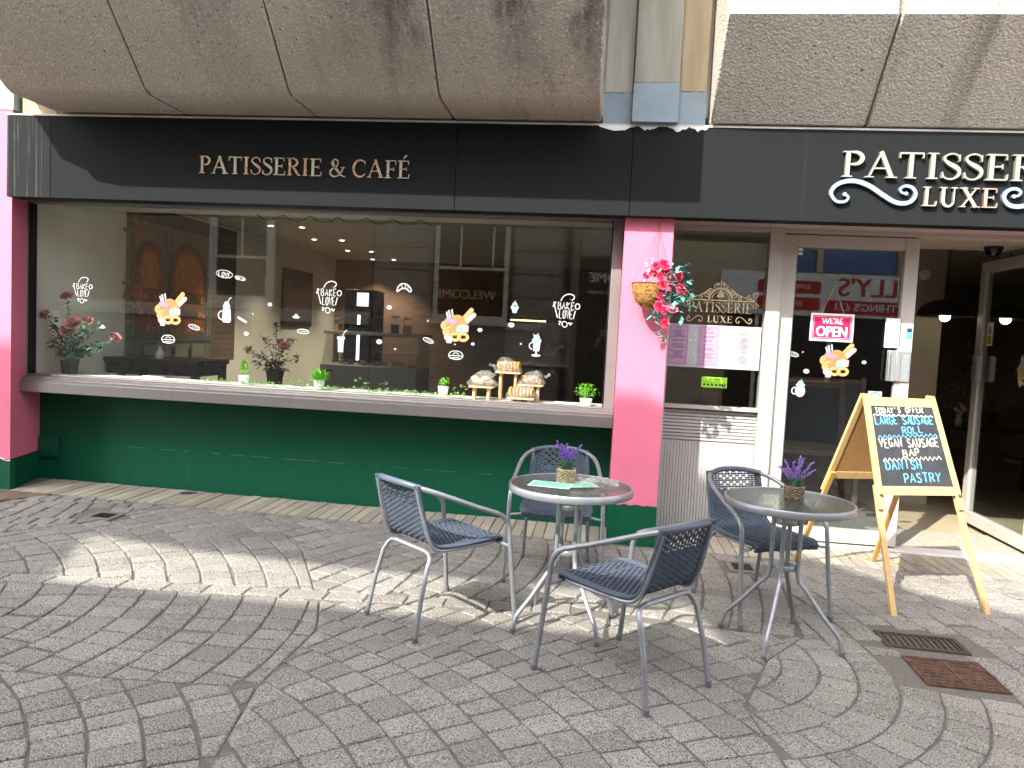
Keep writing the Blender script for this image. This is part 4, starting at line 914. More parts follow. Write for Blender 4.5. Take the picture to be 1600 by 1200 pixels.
for sy, dm in ((-1, PINE), (1, PINE)):
    for sx in (-1, 1):
        zz = lambda z: (sx * (.235 + (1 - z / HT) * .075), sy * (.012 + (1 - z / HT) * DEP), z)
        r_ = rail(*zz(HT), *zz(.56), .038, .020, dm, 'side_rail', AB)
        l = rail(*zz(.70), *zz(0), .036, .018, dm if sy < 0 else PINE_D, 'leg', AB, off=sy * -.0 + (.020 if sy < 0 else -.020))
        m = MB(); a, b, c = zz(.645); m.lathe([(.0085, 0), (.0085, .012), (.006, .015), (.0001, .015)], 10, T=Matrix.Translation((a, b - .012 if sy < 0 else b + .012, c)) @ Matrix.Rotation(R(90 * (1 if sy < 0 else -1)), 4, 'X')); m.build('knob', M('brass_screw', '6d5b3a', .4, .7), l)
        m = MB()
        for q in range(4):
            a, b, c = zz(.08 + q * .085); m.lathe([(.0035, 0), (.0001, .0005)], 6, T=Matrix.Translation((a, b - .0098 - .020 * 0, c)) @ Matrix.Rotation(R(90), 4, 'X'))
    for nm, zt in (('top_rail', 1.175), ('bottom_rail', .66)):
        k = .235 + (1 - zt / HT) * .075 - .020; y = sy * (.012 + (1 - zt / HT) * DEP); ya = sy * (.012 + (1 - (zt + .032) / HT) * DEP); yb = sy * (.012 + (1 - (zt - .018) / HT) * DEP)
        m = MB(); m.add([(x, yy + sy * o, z) for o in (.010, -.010) for x, yy, z in ((-k, yb, zt - .018), (k, yb, zt - .018), (k - .003, ya, zt + .032), (-k + .003, ya, zt + .032))], [(0, 1, 2, 3), (7, 6, 5, 4), (0, 4, 5, 1), (1, 5, 6, 2), (2, 6, 7, 3), (3, 7, 4, 0)]); m.build(nm, dm, AB, bevel=.002)
    z0, z1 = .692, 1.157; m = MB(); vs = []
    for o in (.004, -.004):
        for z, s_ in ((z0, -1), (z0, 1), (z1, 1), (z1, -1)): k = .235 + (1 - z / HT) * .075 - .019; vs.append((s_ * k, sy * (.012 + (1 - z / HT) * DEP) + sy * o, z))
    q = m.mat(0).add(vs, [(0, 1, 2, 3), (7, 6, 5, 4), (0, 4, 5, 1), (1, 5, 6, 2), (2, 6, 7, 3), (3, 7, 4, 0)]); m.mi = [0, 1, 1, 1, 1, 1]
    bd = m.build('board', [CHALKB, HARDB], AB)
    if sy < 0:
        lean = math.atan(DEP / HT)
        Tc = Matrix.Translation((0, -(.012 + (1 - z0 / HT) * DEP) - .0052, z0)) @ Matrix.Rotation(-lean, 4, 'X')
        H = (z1 - z0) / cos(lean); Wd = .445
        X = lambda f: -Wd / 2 + Wd * f
        random.seed(12)
        for mt, rows in ((CH_W, [("TODAY'S OFFER", .06, .84, .905, .975, .0055)]), (CH_B, [('LARGE SAUSAGE', .03, .97, .765, .865, .0075), ('ROLL', .42, .78, .655, .735, .0065), ('DANISH', .05, .64, .20, .30, .0075), ('PASTRY', .30, .90, .045, .155, .0075)]), (CH_P, [('VEGAN SAUSAGE', .03, .98, .475, .58, .0065), ('BAP', .36, .65, .365, .45, .0065)])):
            for tx, a, b, c, d, w in rows: m = MB(); stroke_text(m, tx, X(a), X(b), c * H, d * H, w, 0, T=Tc, jit=.06, slope=.012); m.build('chalk_lettering', mt, bd)
        for mt, zc, a, b, am in ((CH_W, .885, .02, .97, .006), (CH_B, .625, .03, .98, .013), (CH_P, .335, .04, .96, .014)):
            m = MB(); n = 26; m.strip([(X(a + (b - a) * i / n), zc * H + (am if i % 2 else -am) * ru(.5, 1) + .02 * (i / n - .5) * (am > .01)) for i in range(n + 1)], .0055, -.0002, T=Tc); m.build('chalk_line', mt, bd)
        m = MB(); m.box(-.05, .10, .02, .022, 1.215, 1.265); random.seed(99)
for sx in (-1, 1):
    m = MB(); m.cbox((sx * .235, 0, HT + .006), (.03, .05, .014)); m.build('hinge', PINE, AB, bevel=.002)

# ------------------------------------------------------------------ flowers and plants
PETAL = M('pink_red_petal', (.78, .045, .13), .55, var=.35, vs=70); PETAL_C = M('coral_pink_petal', (.78, .30, .28), .55, var=.3, vs=60); LEAFT = M('teal_silk_leaf', (.09, .30, .27), .6, var=.5, vs=60)
LEAFG = M('rose_leaf', (.075, .19, .11), .6, var=.5, vs=50); LIME = M('lime_leaf', (.20, .52, .035), .5, var=.35, vs=90); IVY = M('ivy_leaf', (.16, .34, .07), .5, var=.4, vs=60)
STEM = M('plant_stem', (.10, .15, .05), .7); WFLOW = M('cream_blossom', (.75, .68, .58), .7, var=.2, vs=60)
def rose(m, c, r, d):
    """cupped silk rose: a tight spiral heart inside three rings of broad overlapping petals"""
    d = V(d).normalized(); s = d.orthogonal().normalized(); u = d.cross(s); c = V(c)
    for ring, (n, ro, hh, lean, wd) in enumerate(((3, .16, .95, -.05, .9), (4, .34, .95, .10, .95), (5, .52, .80, .32, .95), (6, .66, .55, .62, .95))):
        for k in range(n):
            a = 2 * pi * (k + .37 * ring) / n + ru(-.2, .2); rows = []
            for q, (f, wf) in enumerate(((0, .55), (.45, 1.0), (.8, .95), (1.0, .6))):
                rad = r * (ro * (.35 + .65 * min(1, f * 1.6)) + lean * f * f * .75); hgt = r * hh * (f - .10 * f * f * (ring > 1) * 2) - r * .25; half = wd * wf * pi / n * 1.15
                rows.append([c + d * (hgt + (.0 if j != 1 else .06 * r * f)) + (s * cos(a + half * (j - 1)) + u * sin(a + half * (j - 1))) * rad * (1 if j == 1 else .97) for j in range(3)])
            vs = [p for row in rows for p in row]
            m.add(vs, [(i * 3 + j, i * 3 + j + 1, i * 3 + j + 4, i * 3 + j + 3) for i in range(3) for j in range(2)])
random.seed(41)
HB = thing('hanging_basket', 'coir hanging basket spilling pink-red silk roses and teal ivy, on the pink pillar', 'hanging basket', (.285, -.63, 1.80))
m = MB(); m.lathe([(.001, -.115), (.05, -.105), (.09, -.065), (.112, -.01), (.118, .045), (.105, .05), (.095, .03), (.001, .02)], 22); o = m.build('coir_bowl', M('coir_fibre', (.36, .18, .045), .95, var=.5, vs=40, bump=.9, bs=90, bd=.02), HB)
m = MB()
for i in range(170):
    a, z = ru(0, 6.28), ru(-.11, .06); r = .118 * sqrt(max(.05, 1 - ((z - .05) / .17) ** 2)); p = V((r * cos(a), r * sin(a), z)); m.tube([p, p + V((ru(-.02, .02), ru(-.02, .02), ru(-.02, .02))), p + V((ru(-.035, .035) + .01 * cos(a), ru(-.03, .01), ru(-.05, .02)))], .0010, 3)
tag(m.build('loose_fibres', MATS['coir_fibre'], HB), kind='stuff')
WIRE = M('basket_wire', '5a4038', .5, .5)
m = MB(); m.lathe([(.120, .048), (.124, .052), (.120, .056), (.116, .052), (.120, .048)], 26); m.build('rim_wire', WIRE, HB)
HK = V((.055, .135, .462))
for k in range(4):
    a = .4 + k * pi / 2; p0 = V((.12 * cos(a), .12 * sin(a), .052)); m = MB()
    for i in range(22):
        c = p0.lerp(HK, (i + .5) / 22); d = (HK - p0) / 22; m.tube([c - d * .55, c + V((.0022, 0, 0)), c + d * .55, c - V((.0022, 0, 0))], .0009, 3, closed=True)
    m.build('chain', WIRE, HB)
m = MB(); m.tube([HK + V((0, .02, .02)), HK + V((0, .0, .03)), HK + V((0, -.012, .012)), HK + V((0, -.004, -.006)), HK], .003, 6); m.build('hook', M('brass_hook', 'b58a3c', .35, .8), HB)
# roses and leaves trailing over the right side: (x, z) in metres from the basket centre
for x, z, r in ((.085, .175, .045), (.035, .165, .035), (.10, .125, .04), (.015, .12, .034), (.065, .10, .03), (.185, .105, .038), (.085, .045, .04), (.13, .06, .036), (.205, .02, .042), (.075, -.03, .034), (.07, -.105, .044), (.10, -.125, .036), (.16, -.115, .036), (.115, -.215, .036), (-.03, .10, .026)):
    m = MB(); rose(m, (x, ru(-.10, -.02) - .01, z), r * .88, (ru(-.3, .5), -1, ru(-.1, .5))); m.build('rose', PETAL, HB)
m = MB()
def cloud_leaves(m, n, pts, spread, l0, l1, wr=.75):
    for i in range(n):
        x, y, z = pts[int(rnd() * len(pts))]; leaf(m, (x + random.gauss(0, spread), y + random.gauss(0, spread * .8), z + random.gauss(0, spread)), (ru(-1, 1), ru(-1, .3), ru(-.7, .7)), ru(l0, l1), ru(l0, l1) * wr)
cloud_leaves(m, 150, [(.12, -.08, .10), (.16, -.02, .03), (.10, -.03, -.02), (.17, -.02, -.05), (.08, -.02, -.10), (.22, -.07, .06), (.14, -.06, -.10), (.20, -.07, .13), (.24, -.06, .0), (.23, -.05, -.04)], .034, .04, .065)
cloud_leaves(m, 40, [(.06, -.02, -.16), (.10, 0, -.18), (.26, 0, -.05), (.05, -.02, -.13)], .02, .035, .055)
cloud_leaves(m, 9, [(.10, 0, -.30), (.14, 0, -.33), (.16, 0, -.335), (.08, 0, -.29)], .012, .045, .06)
m.build('ivy_leaves', LEAFT, HB); m = MB()
m.tube(catmull([(.06, -.02, .05), (.13, -.06, -.05), (.12, -.03, -.2), (.09, -.02, -.28), (.15, -.02, -.33)], 5), .002, 5); m.tube(catmull([(.06, -.02, .05), (.2, -.06, .02), (.26, -.02, -.05)], 5), .002, 5); m.build('stem', STEM, HB)
m = MB()
for i in range(46): m.ball((ru(-.04, .16), ru(-.08, 0), ru(.04, .22)), ru(.005, .009), 5, 4)
m.build('small_blossom', WFLOW, HB)
def rose_bush(label, loc, potmat, leafmat, petmat, h, spec, seed, pr=.075, ph=.13, nleaf=170):
    random.seed(seed); t = thing('potted_roses', label, 'potted plant', loc)
    m = MB(); m.lathe([(.001, 0), (pr * .78, 0), (pr, ph), (pr * 1.05, ph), (pr * 1.05, ph - .012), (pr * .93, ph - .012), (pr * .90, ph - .03), (.001, ph - .03)], 4, T=Matrix.Rotation(R(45), 4, 'Z')); m.smooth = False
    p = m.build('pot', potmat, t, ang=20, bevel=.004)
    s = MB(); f = MB()
    for x, y, z, r in spec:
        mid = V((x * .35, y * .3, ph + (z - ph) * .5)); pts = catmull([(0, 0, ph - .03), mid, (x * .9, y, z - .03), (x, y, z)], 5); s.tube(pts, .0028, 5)
        for q in pts[4:]:
            for k in range(max(2, nleaf // (len(spec) * 9))): leaf(f, q + V((ru(-.02, .02), ru(-.02, .02), ru(-.02, .02))), (ru(-1, 1), ru(-1, .6), ru(-.2, .7)), ru(.035, .065), ru(.024, .038), .2)
        if r:
            mm = MB(); rose(mm, (x, y, z), r, (x * 2, -.6, .6)); mm.build('rose', petmat, t)
    for i in range(nleaf // 3): a = ru(0, 6.28); leaf(f, (ru(0, .08) * cos(a), ru(0, .08) * sin(a), ph + ru(0, .08)), (cos(a), sin(a), ru(-.2, .8)), ru(.05, .085), ru(.03, .045), .3)
    s.build('stem', STEM, t); f.build('foliage', leafmat, t); return t
POTG = M('glossy_grey_pot', '3c3d40', .25, var=.1)
rose_bush('tall coral pink roses in a grey pot, at the left end of the shop window', (-4.50, .02, .935), POTG, LEAFG, PETAL_C, .7, ((-.01, -.03, .66, .05), (-.23, .0, .50, .05), (.07, -.06, .43, .07), (.03, -.08, .37, .06), (.17, -.02, .46, .042), (.43, -.03, .33, .045), (.28, 0, .42, .022), (-.15, 0, .40, 0), (-.18, .02, .25, 0), (.2, .03, .25, 0), (.3, -.02, .24, 0), (.12, .05, .2, 0), (-.08, -.06, .3, 0), (.1, -.08, .3, 0), (.2, -.06, .38, 0)), 5, nleaf=420)
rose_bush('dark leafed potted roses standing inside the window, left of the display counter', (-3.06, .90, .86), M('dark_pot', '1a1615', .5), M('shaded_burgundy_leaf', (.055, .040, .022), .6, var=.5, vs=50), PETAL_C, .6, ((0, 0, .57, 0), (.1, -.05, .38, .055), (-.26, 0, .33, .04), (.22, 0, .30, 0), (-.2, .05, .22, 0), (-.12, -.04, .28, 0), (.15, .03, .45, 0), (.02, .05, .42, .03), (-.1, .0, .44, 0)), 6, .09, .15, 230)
t = thing('plant_stand', 'low pale wooden plant stand under the dark potted roses', 'stand', (-3.06, .90, -.045))
m = MB(); m.box(-.16, .16, -.14, .14, .88, .903); m.build('top', PINE, t)
for a in (-1, 1):
    for b in (-1, 1): m = MB(); m.box(a * .13 - .015, a * .13 + .015, b * .11 - .015, b * .11 + .015, 0, .879); m.build('leg', PINE, t)
WPOT = M('white_ceramic_pot', 'eef0ee', .3, var=.03)
def small_plant(label, x, y, h, r, kind, seed, n=130, pot_h=.075, pot_r=.045):
    random.seed(seed); t = thing('small_potted_plant', label, 'potted plant', (x, y, .935))
    m = MB(); m.lathe([(.001, 0), (pot_r * .78, 0), (pot_r, pot_h), (pot_r * .92, pot_h), (pot_r * .9, pot_h - .01), (.001, pot_h - .01)], 20); m.build('pot', WPOT, t)
    f = MB()
    for i in range(n):
        a = ru(0, 6.28)
        if kind == 'cone': z = ru(0, 1); rr = r * (1 - z * .85) * ru(.3, 1); leaf(f, (rr * cos(a), rr * sin(a), pot_h + z * h * .85), (cos(a) * .8, sin(a) * .8, 1.1), ru(.018, .03), .012, .05)
        elif kind == 'ball': el = ru(-.1, 1.5); leaf(f, (.02 * cos(a), .02 * sin(a), pot_h - .005), (cos(a) * cos(el), sin(a) * cos(el), sin(el) + .15), h * ru(.65, 1.0) * (1 if el > .4 else .85), .015, .05)
        else:
            el = ru(.25, 1.5); d = V((cos(a) * cos(el), sin(a) * cos(el), sin(el))); b = V((0, 0, pot_h)) + d * h * ru(.4, 1); leaf(f, b, (ru(-1, 1), ru(-1, 1), ru(-.2, 1)), ru(.014, .024), .014, .1)
    if kind == 'bush':
        for i in range(16): a = ru(0, 6.28); el = ru(.4, 1.5); f.tube([(0, 0, pot_h - .01), (cos(a) * cos(el) * h * .9, sin(a) * cos(el) * h * .9, pot_h + sin(el) * h * .9)], .0013, 4)
    f.build('foliage', LIME, t)
small_plant('small lime green cone-shaped plant in a white pot, left one on the window shelf', -2.93, .0, .14, .05, 'cone', 1, 190)
small_plant('small lime green tufted plant in a white pot, middle of the window shelf', -2.285, .0, .12, .06, 'ball', 2, 170)
small_plant('lime green bushy little plant in a white pot, right end of the window shelf', -.115, -.03, .125, .07, 'bush', 3, 150, .055, .05)
small_plant('dim little plant in a white pot, right of centre behind the ivy garland', -1.28, .12, .07, .05, 'bush', 8, 60)
random.seed(17); m = MB(); s = MB(); pts = []
for i in range(40): pts.append((-3.25 + 2.15 * i / 39, -.03 + .05 * sin(i * .9), .942 + .012 * abs(sin(i * 1.7))))
iv = thing('ivy_garland', 'trailing green ivy garland lying along the window shelf between the small pots', 'garland', (0, 0, 0))
s.tube(catmull(pts, 3), .002, 4); s.build('stem', STEM, iv)
for p in catmull(pts, 4):
    for k in range(2):
        if rnd() < .75: leaf(m, V(p) + V((ru(-.02, .02), ru(-.03, .03), ru(0, .012))), (ru(-1, 1), ru(-1, .4), ru(0, .5)), ru(.025, .045), ru(.02, .034), .1)
for x in (-2.47, -1.93, -1.75, -1.12, -2.55):
    for k in range(9): leaf(m, (x + ru(-.05, .05), ru(-.05, .05), .95 + ru(0, .08)), (ru(-1, 1), ru(-1, .2), ru(0, 1)), ru(.025, .04), ru(.022, .034), .1)
m.build('leaves', IVY, iv)

# ------------------------------------------------------------------ bagged pastries on wooden risers
BAKE = M('baked_pastry', (.62, .29, .065), .5, var=.5, vs=45, bump=.5, bs=60, bd=.01); BAKE_P = M('pale_glazed_pastry', (.70, .48, .27), .5, var=.35, vs=60, bump=.4, bs=80, bd=.01)
BEECH = M('beech_riser', 'dfb98a', .5, var=.1, vs=10)
def riser(label, x, y, w, h):
    t = thing('wooden_riser', label, 'display stand', (x, y, .935)); m = MB(); m.box(-w / 2, w / 2, -.08, .08, h - .012, h); m.build('top', BEECH, t, bevel=.002)
    for a in (-1, 1):
        m = MB(); m.box(a * w * .3 - .009, a * w * .3 + .009, -.05, .05, 0, h - .0121); m.build('leg', BEECH, t)
def pastry_bag(label, x, y, z, w, hgt, mt, kind, seed, tie):
    random.seed(seed); t = thing('bagged_pastries', label, 'pastries', (x, y, z))
    if kind == 'loaf':
        n = 7
        for i in range(n): m = MB(); m.ball((-w * .36 + w * .72 * i / (n - 1), 0, hgt * .42), (w * .085, .06, hgt * .40), 9, 6); m.build('pastry', mt, t)
    else:
        for i in range(6):
            a = i * 1.05; m = MB(); m.ball((w * .26 * cos(a), .03 * sin(a), hgt * (.28 + .2 * (i % 2))), (w * .17, .045, hgt * .22), 9, 6); m.build('pastry', mt, t)
    m = MB(); nu, nv = 22, 9; vs = []
    for j in range(nv):
        f = j / (nv - 1); zz = hgt * 1.05 * f; sc = (1 - f ** 2.2 * .72) * (1 + .05 * sin(f * 9))
        for i in range(nu): a = 2 * pi * i / nu; q = ru(.93, 1.07); vs.append((w * .53 * sc * cos(a) * q + tie[0] * f * f * .25, .083 * sc * sin(a) * q, zz * ru(.96, 1.04) + .001))
    m.add(vs, [(j * nu + i, j * nu + (i + 1) % nu, (j + 1) * nu + (i + 1) % nu, (j + 1) * nu + i) for j in range(nv - 1) for i in range(nu)] + [tuple(range((nv - 1) * nu, nv * nu))])
    p = V((tie[0], 0, tie[1])); b = p * .72 + V((0, 0, .0)); m.tube([b, p * .9, p], [.016, .009, .02], 7)
    m.build('clear_bag', FILM, t)
riser('low beech riser on the left of the pastry display', -.94, -.02, .19, .105); riser('tall beech riser at the centre back of the pastry display', -.74, .05, .20, .225)
riser('beech riser on the right of the pastry display, behind the front one', -.56, .06, .20, .135); riser('lowest beech riser at the front right of the pastry display', -.62, -.055, .21, .035)
pastry_bag('clear bag of pale iced pastries on the left riser', -.94, -.02, 1.041, .22, .115, BAKE_P, 'pile', 2, (.10, .10))
pastry_bag('clear bag of golden pastries on top of the tall centre riser', -.74, .05, 1.161, .21, .105, BAKE, 'loaf', 3, (-.16, .05))
pastry_bag('clear bag of brown pastries on the right-hand riser', -.56, .06, 1.071, .21, .10, BAKE, 'pile', 4, (.15, .085))
pastry_bag('clear bag of golden twists on the lowest riser at the front', -.62, -.055, .971, .23, .10, BAKE, 'loaf', 5, (.14, .03))

# ------------------------------------------------------------------ printed stickers on the glass
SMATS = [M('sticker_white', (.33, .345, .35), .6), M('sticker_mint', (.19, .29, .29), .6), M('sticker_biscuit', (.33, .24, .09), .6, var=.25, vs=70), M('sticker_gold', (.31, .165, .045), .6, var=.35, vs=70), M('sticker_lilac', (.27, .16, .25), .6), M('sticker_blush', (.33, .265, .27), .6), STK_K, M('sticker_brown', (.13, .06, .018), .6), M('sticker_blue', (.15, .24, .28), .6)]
def ell(cx, cz, rx, rz, n=14, rot=0): return [(cx + rx * cos(2 * pi * i / n) * cos(rot) - rz * sin(2 * pi * i / n) * sin(rot), cz + rx * cos(2 * pi * i / n) * sin(rot) + rz * sin(2 * pi * i / n) * cos(rot)) for i in range(n)]
class ST:
    """layered flat print: each layer a hair in front of the last"""
    def __init__(s): s.m = MB(); s.d = 0
    def f(s, mi, poly): s.m.cur = mi; s.m.flat(poly[::-1] if area(poly) > 0 else poly, s.d); s.d -= .00012
    def l(s, mi, pts, w, closed=False): s.m.cur = mi; s.m.strip(pts, w, s.d, closed=closed); s.d -= .00012
    def put(s, name, parent, x, y, z, sc=1, rot=0):
        o = s.m.build(name, SMATS, parent); o.location = (x, y, z); o.scale = (sc, 1, sc); o.rotation_euler.y = rot; return o
def st_basket():
    s = ST(); s.l(0, [(-.075, .115), (-.05, .03)], .013); s.l(0, [(-.058, .128), (-.035, .03)], .013); s.l(0, [(-.035, .135), (-.018, .04)], .012)
    for a, b, mi in (((.02, .02), (.115, .135), 2), ((.035, .0), (.135, .10), 5)): s.l(mi, [a, b], .035); s.f(mi, ell(b[0], b[1], .018, .018, 10))
    s.l(3, [(.03, .03), (.10, .115)], .006)
    for x, z, r, mi in ((.01, .05, .05, 3), (.045, .03, .035, 3), (-.07, .01, .045, 2), (-.03, .0, .05, 3), (-.05, -.035, .048, 2), (-.01, -.03, .04, 3), (-.055, -.075, .03, 5)): s.f(7, ell(x, z, r + .0025, r * .9 + .0025)); s.f(mi, ell(x, z, r, r * .9)); s.l(7, arc(x, z, r * .62, r * .5, 20, 200, 8), .0035); s.l(7, arc(x + r * .1, z - r * .15, r * .4, r * .35, 200, 340, 6), .003)
    s.f(4, [(-.085, .06), (-.045, .075), (.015, .04), (-.02, .02), (-.07, .035)]); s.f(7, [(.007, .018), (.104, .022), (.101, -.031), (.055, -.042), (.002, -.043)]); s.f(1, [(.01, .015), (.06, .025), (.055, -.035), (.005, -.04)]); s.f(5, [(.06, .025), (.10, .018), (.098, -.028), (.055, -.038)]); s.l(8, [(.075, .02), (.073, -.03)], .004)
    for x in (.0, .06): s.l(7, ell(x, -.07, .035, .025, 14), .027, True); s.l(2, ell(x, -.07, .035, .025, 14), .022, True)
    s.f(5, [(-.07, -.07), (-.02, -.07), (-.025, -.12), (-.065, -.12)]); return s
def st_bowl():
    s = ST(); s.l(0, cat2([(-.045, .095), (-.02, .135), (.02, .15), (.055, .14), (.06, .12), (.045, .105), (.02, .11), (.05, .10)], 4), .009)
    stroke_text(s.m, 'BAKE', -.068, .070, .03, .085, .0075, s.d, jit=.05); s.d -= .0003; stroke_text(s.m, 'LOVE', -.055, .058, -.045, .02, .0075, s.d, jit=.05); s.d -= .0003
    s.l(0, ell(.09, .055, .018, .022, 10), .009, True); s.l(0, [(-.10, .085), (-.085, .03), (-.065, -.04)], .009); s.l(0, [(-.085, .085), (-.105, .045)], .012); s.l(0, [(.075, .02), (.06, -.045)], .009)
    s.l(0, cat2([(-.055, -.07), (-.035, -.07), (-.05, -.09), (-.04, -.095)], 3), .008); s.l(0, ell(-.005, -.09, .02, .024, 10, .5), .008, True); s.l(0, cat2([(.02, -.085), (.035, -.075), (.04, -.095), (.055, -.075)], 3), .008); return s
def st_jar():
    s = ST(); s.f(0, [(-.032, .03), (-.038, -.07), (-.025, -.085), (.032, -.085), (.042, -.07), (.036, .03)]); s.f(5, [(-.026, .022), (-.03, -.065), (.032, -.065), (.029, .022)]); s.f(1, ell(0, .05, .034, .03)); s.f(0, ell(.0, .075, .022, .018)); s.l(0, [(.012, .085), (.024, .115), (.042, .125)], .008); s.l(0, arc(-.042, -.025, .028, .035, 80, 280, 10), .011); return s
def st_straw():
    s = ST(); s.f(1, [(-.026, .04), (.028, .04), (.022, -.06), (-.02, -.06)]); s.f(0, [(-.03, .055), (.032, .055), (.034, .035), (-.032, .035)]); s.f(0, [(-.022, .015), (.024, .015), (.022, .0), (-.021, .0)]); s.l(0, [(-.02, -.062), (.022, -.062)], .01); s.l(0, [(.012, .055), (.028, .09), (.048, .108)], .007); return s
def st_sundae():
    s = ST(); s.f(5, [(-.03, .03), (-.025, -.045), (.026, -.045), (.034, .03)]); s.f(1, ell(0, .045, .042, .026)); s.f(1, ell(.0, .075, .026, .022)); s.l(0, [(-.03, .1), (-.015, .07)], .007); s.l(0, [(.012, .11), (.006, .08)], .007); s.l(0, [(0, -.045), (0, -.075)], .014); s.f(0, ell(0, -.08, .04, .011)); s.l(0, arc(-.035, .0, .025, .028, 70, 270, 8), .01); return s
def st_cup():
    s = ST(); s.f(1, [(-.03, .0), (.032, .0), (.022, -.05), (-.02, -.05)]); s.f(0, ell(0, .005, .042, .025)); s.f(1, ell(0, .035, .028, .022)); s.l(0, [(0, .05), (.004, .075)], .008); s.f(6, ell(.002, .02, .02, .006)); return s
def st_line(kind):
    s = ST()
    if kind == 'croissant': s.l(0, cat2([(-.055, -.02), (-.045, .012), (-.02, .035), (.015, .035), (.045, .015), (.06, -.015), (.045, -.022), (.03, -.008), (0, .002), (-.03, -.008), (-.045, -.025)], 4), .010, True); s.l(0, [(-.02, .03), (-.012, .0)], .007); s.l(0, [(.012, .03), (.01, .0)], .007); s.l(0, [(.035, .018), (.028, -.005)], .007)
    elif kind == 'bread': s.l(0, ell(0, 0, .048, .017, 16, -.25), .008, True); s.l(0, [(-.02, .012), (-.008, -.004)], .007); s.l(0, [(.002, .008), (.014, -.01)], .007); s.l(0, [(.022, .002), (.03, -.012)], .006)
    elif kind == 'biscuit': s.f(0, ell(0, 0, .024, .019)); s.l(8, ell(.002, 0, .013, .009, 8), .005, True); s.f(6, ell(.004, 0, .005, .004, 6))
    elif kind == 'cake': s.l(0, cat2([(-.06, 0), (-.045, .025), (-.02, .035), (.02, .035), (.045, .024), (.06, 0), (.045, -.022), (0, -.032), (-.045, -.022)], 3), .008, True); s.l(0, [(-.055, -.002), (.055, -.002)], .007); s.l(0, arc(0, .006, .022, .016, 0, 180, 8), .007); s.l(0, [(-.03, -.018), (.03, -.018)], .006)
    elif kind == 'kettle': s.f(0, [(-.032, -.05), (.032, -.05), (.026, .02), (-.024, .02)]); s.f(6, [(-.02, -.038), (.02, -.038), (.016, .005), (-.015, .005)]); s.f(0, ell(0, .035, .026, .01)); s.l(0, [(-.03, .05), (.03, .056)], .008); s.l(0, [(-.012, -.02), (.012, -.01)], .008)
    elif kind == 'bun': s.f(0, ell(0, 0, .034, .012)); s.f(0, ell(0, .01, .017, .018))
    elif kind == 'rolling_pin': s.l(0, [(-.04, .02), (.045, -.024)], .022); s.l(8, [(-.02, .009), (-.005, .001)], .009); s.l(8, [(.012, -.008), (.026, -.015)], .009)
    elif kind == 'mug': s.f(0, ell(0, -.02, .042, .052)); s.f(5, ell(0, -.022, .032, .042)); s.f(1, ell(.0, .03, .04, .018)); s.f(1, ell(0, .05, .024, .018)); s.l(1, [(0, .06), (.006, .082)], .008); s.l(0, arc(-.046, -.02, .022, .028, 60, 300, 10), .011)
    elif kind == 'dot': s.f(0, ell(0, 0, .009, .008, 8))
    return s
YS = -.1885
for i, (x, z) in enumerate(((-4.24, 1.63), (-2.16, 1.66), (-.30, 1.64))): st_bowl().put('bowl_sticker', shopwin, x, YS, z, .80 if i == 0 else .95)
for x, z in ((-3.49, 1.51), (-1.14, 1.49)): st_basket().put('pastry_sticker', shopwin, x, YS, z, 1.02)
st_jar().put('milkshake_sticker', shopwin, -3.0, YS, 1.52, .95); st_straw().put('milkshake_sticker', shopwin, -2.05, YS, 1.32, 1.0); st_sundae().put('sundae_sticker', shopwin, -.51, YS, 1.38, .9); st_cup().put('cupcake_sticker', shopwin, -.69, YS, 1.66, .75)
for k, L in (('croissant', ((-1.56, 1.77, 1, 0),)), ('bread', ((-3.27, 1.39, 1, 0), (-2.36, 1.40, 1, -.2), (-1.35, 1.38, .9, .1))), ('biscuit', ((-2.83, 1.36, .9, 0), (-1.67, 1.62, .9, 0), (-1.74, 1.35, 1, 0), (-.71, 1.53, 1, 0), (-.95, 1.48, .8, 0), (-2.64, 1.60, .8, 0))), ('cake', ((-3.49, 1.28, .95, 0), (-1.13, 1.275, .95, 0))), ('kettle', ((-4.47, 1.41, 1, 0),)), ('bun', ((-2.42, 1.51, .9, 0), (-4.06, 1.35, .8, 0))), ('rolling_pin', ((-2.87, 1.47, .9, 0),)), ('dot', ((-2.78, 1.52, .8, 0), (-1.98 + .37, 1.30, 1, 0), (-1.36, 1.53, .8, 0), (-.63, 1.39, .9, 0), (-1.14, 1.36, .8, 0), (-1.0, 1.37, 1.6, 0), (-3.53, 1.41, 1.6, 0)))):
    for x, z, sc, rt in L: st_line(k).put(k + '_sticker', shopwin, x, YS, z, sc, rt)
s = ST(); s.l(0, ell(-.06, .015, .075, .032, 18, -.12), .006, True); stroke_text(s.m, 'LOVE', -.115, 0, -.005, .035, .008, s.d, slope=-.015); s.d -= .0003; s.l(0, ell(.085, -.015, .05, .016, 14, -.2), .005, True); stroke_text(s.m, 'BREAD', .045, .125, -.025, -.002, .006, s.d, slope=-.016); s.put('slogan_sticker', shopwin, -2.97, YS, 1.81, .92)
st_basket().put('pastry_sticker', dleaf, .44, -.0055, 1.405, .98)
for k, x, z, sc in (('mug', .20, 1.19, .9), ('bread', .13, 1.45, .85), ('biscuit', .235, 1.325, .95), ('biscuit', .65, 1.415, .7), ('dot', .20, 1.47, .7)): st_line(k).put(k + '_sticker', dleaf, x, -.0055, z, sc)
s = st_basket(); o = s.put('pastry_sticker', oleaf, .33, .004, 1.40, 1.0); o.rotation_euler.z = pi
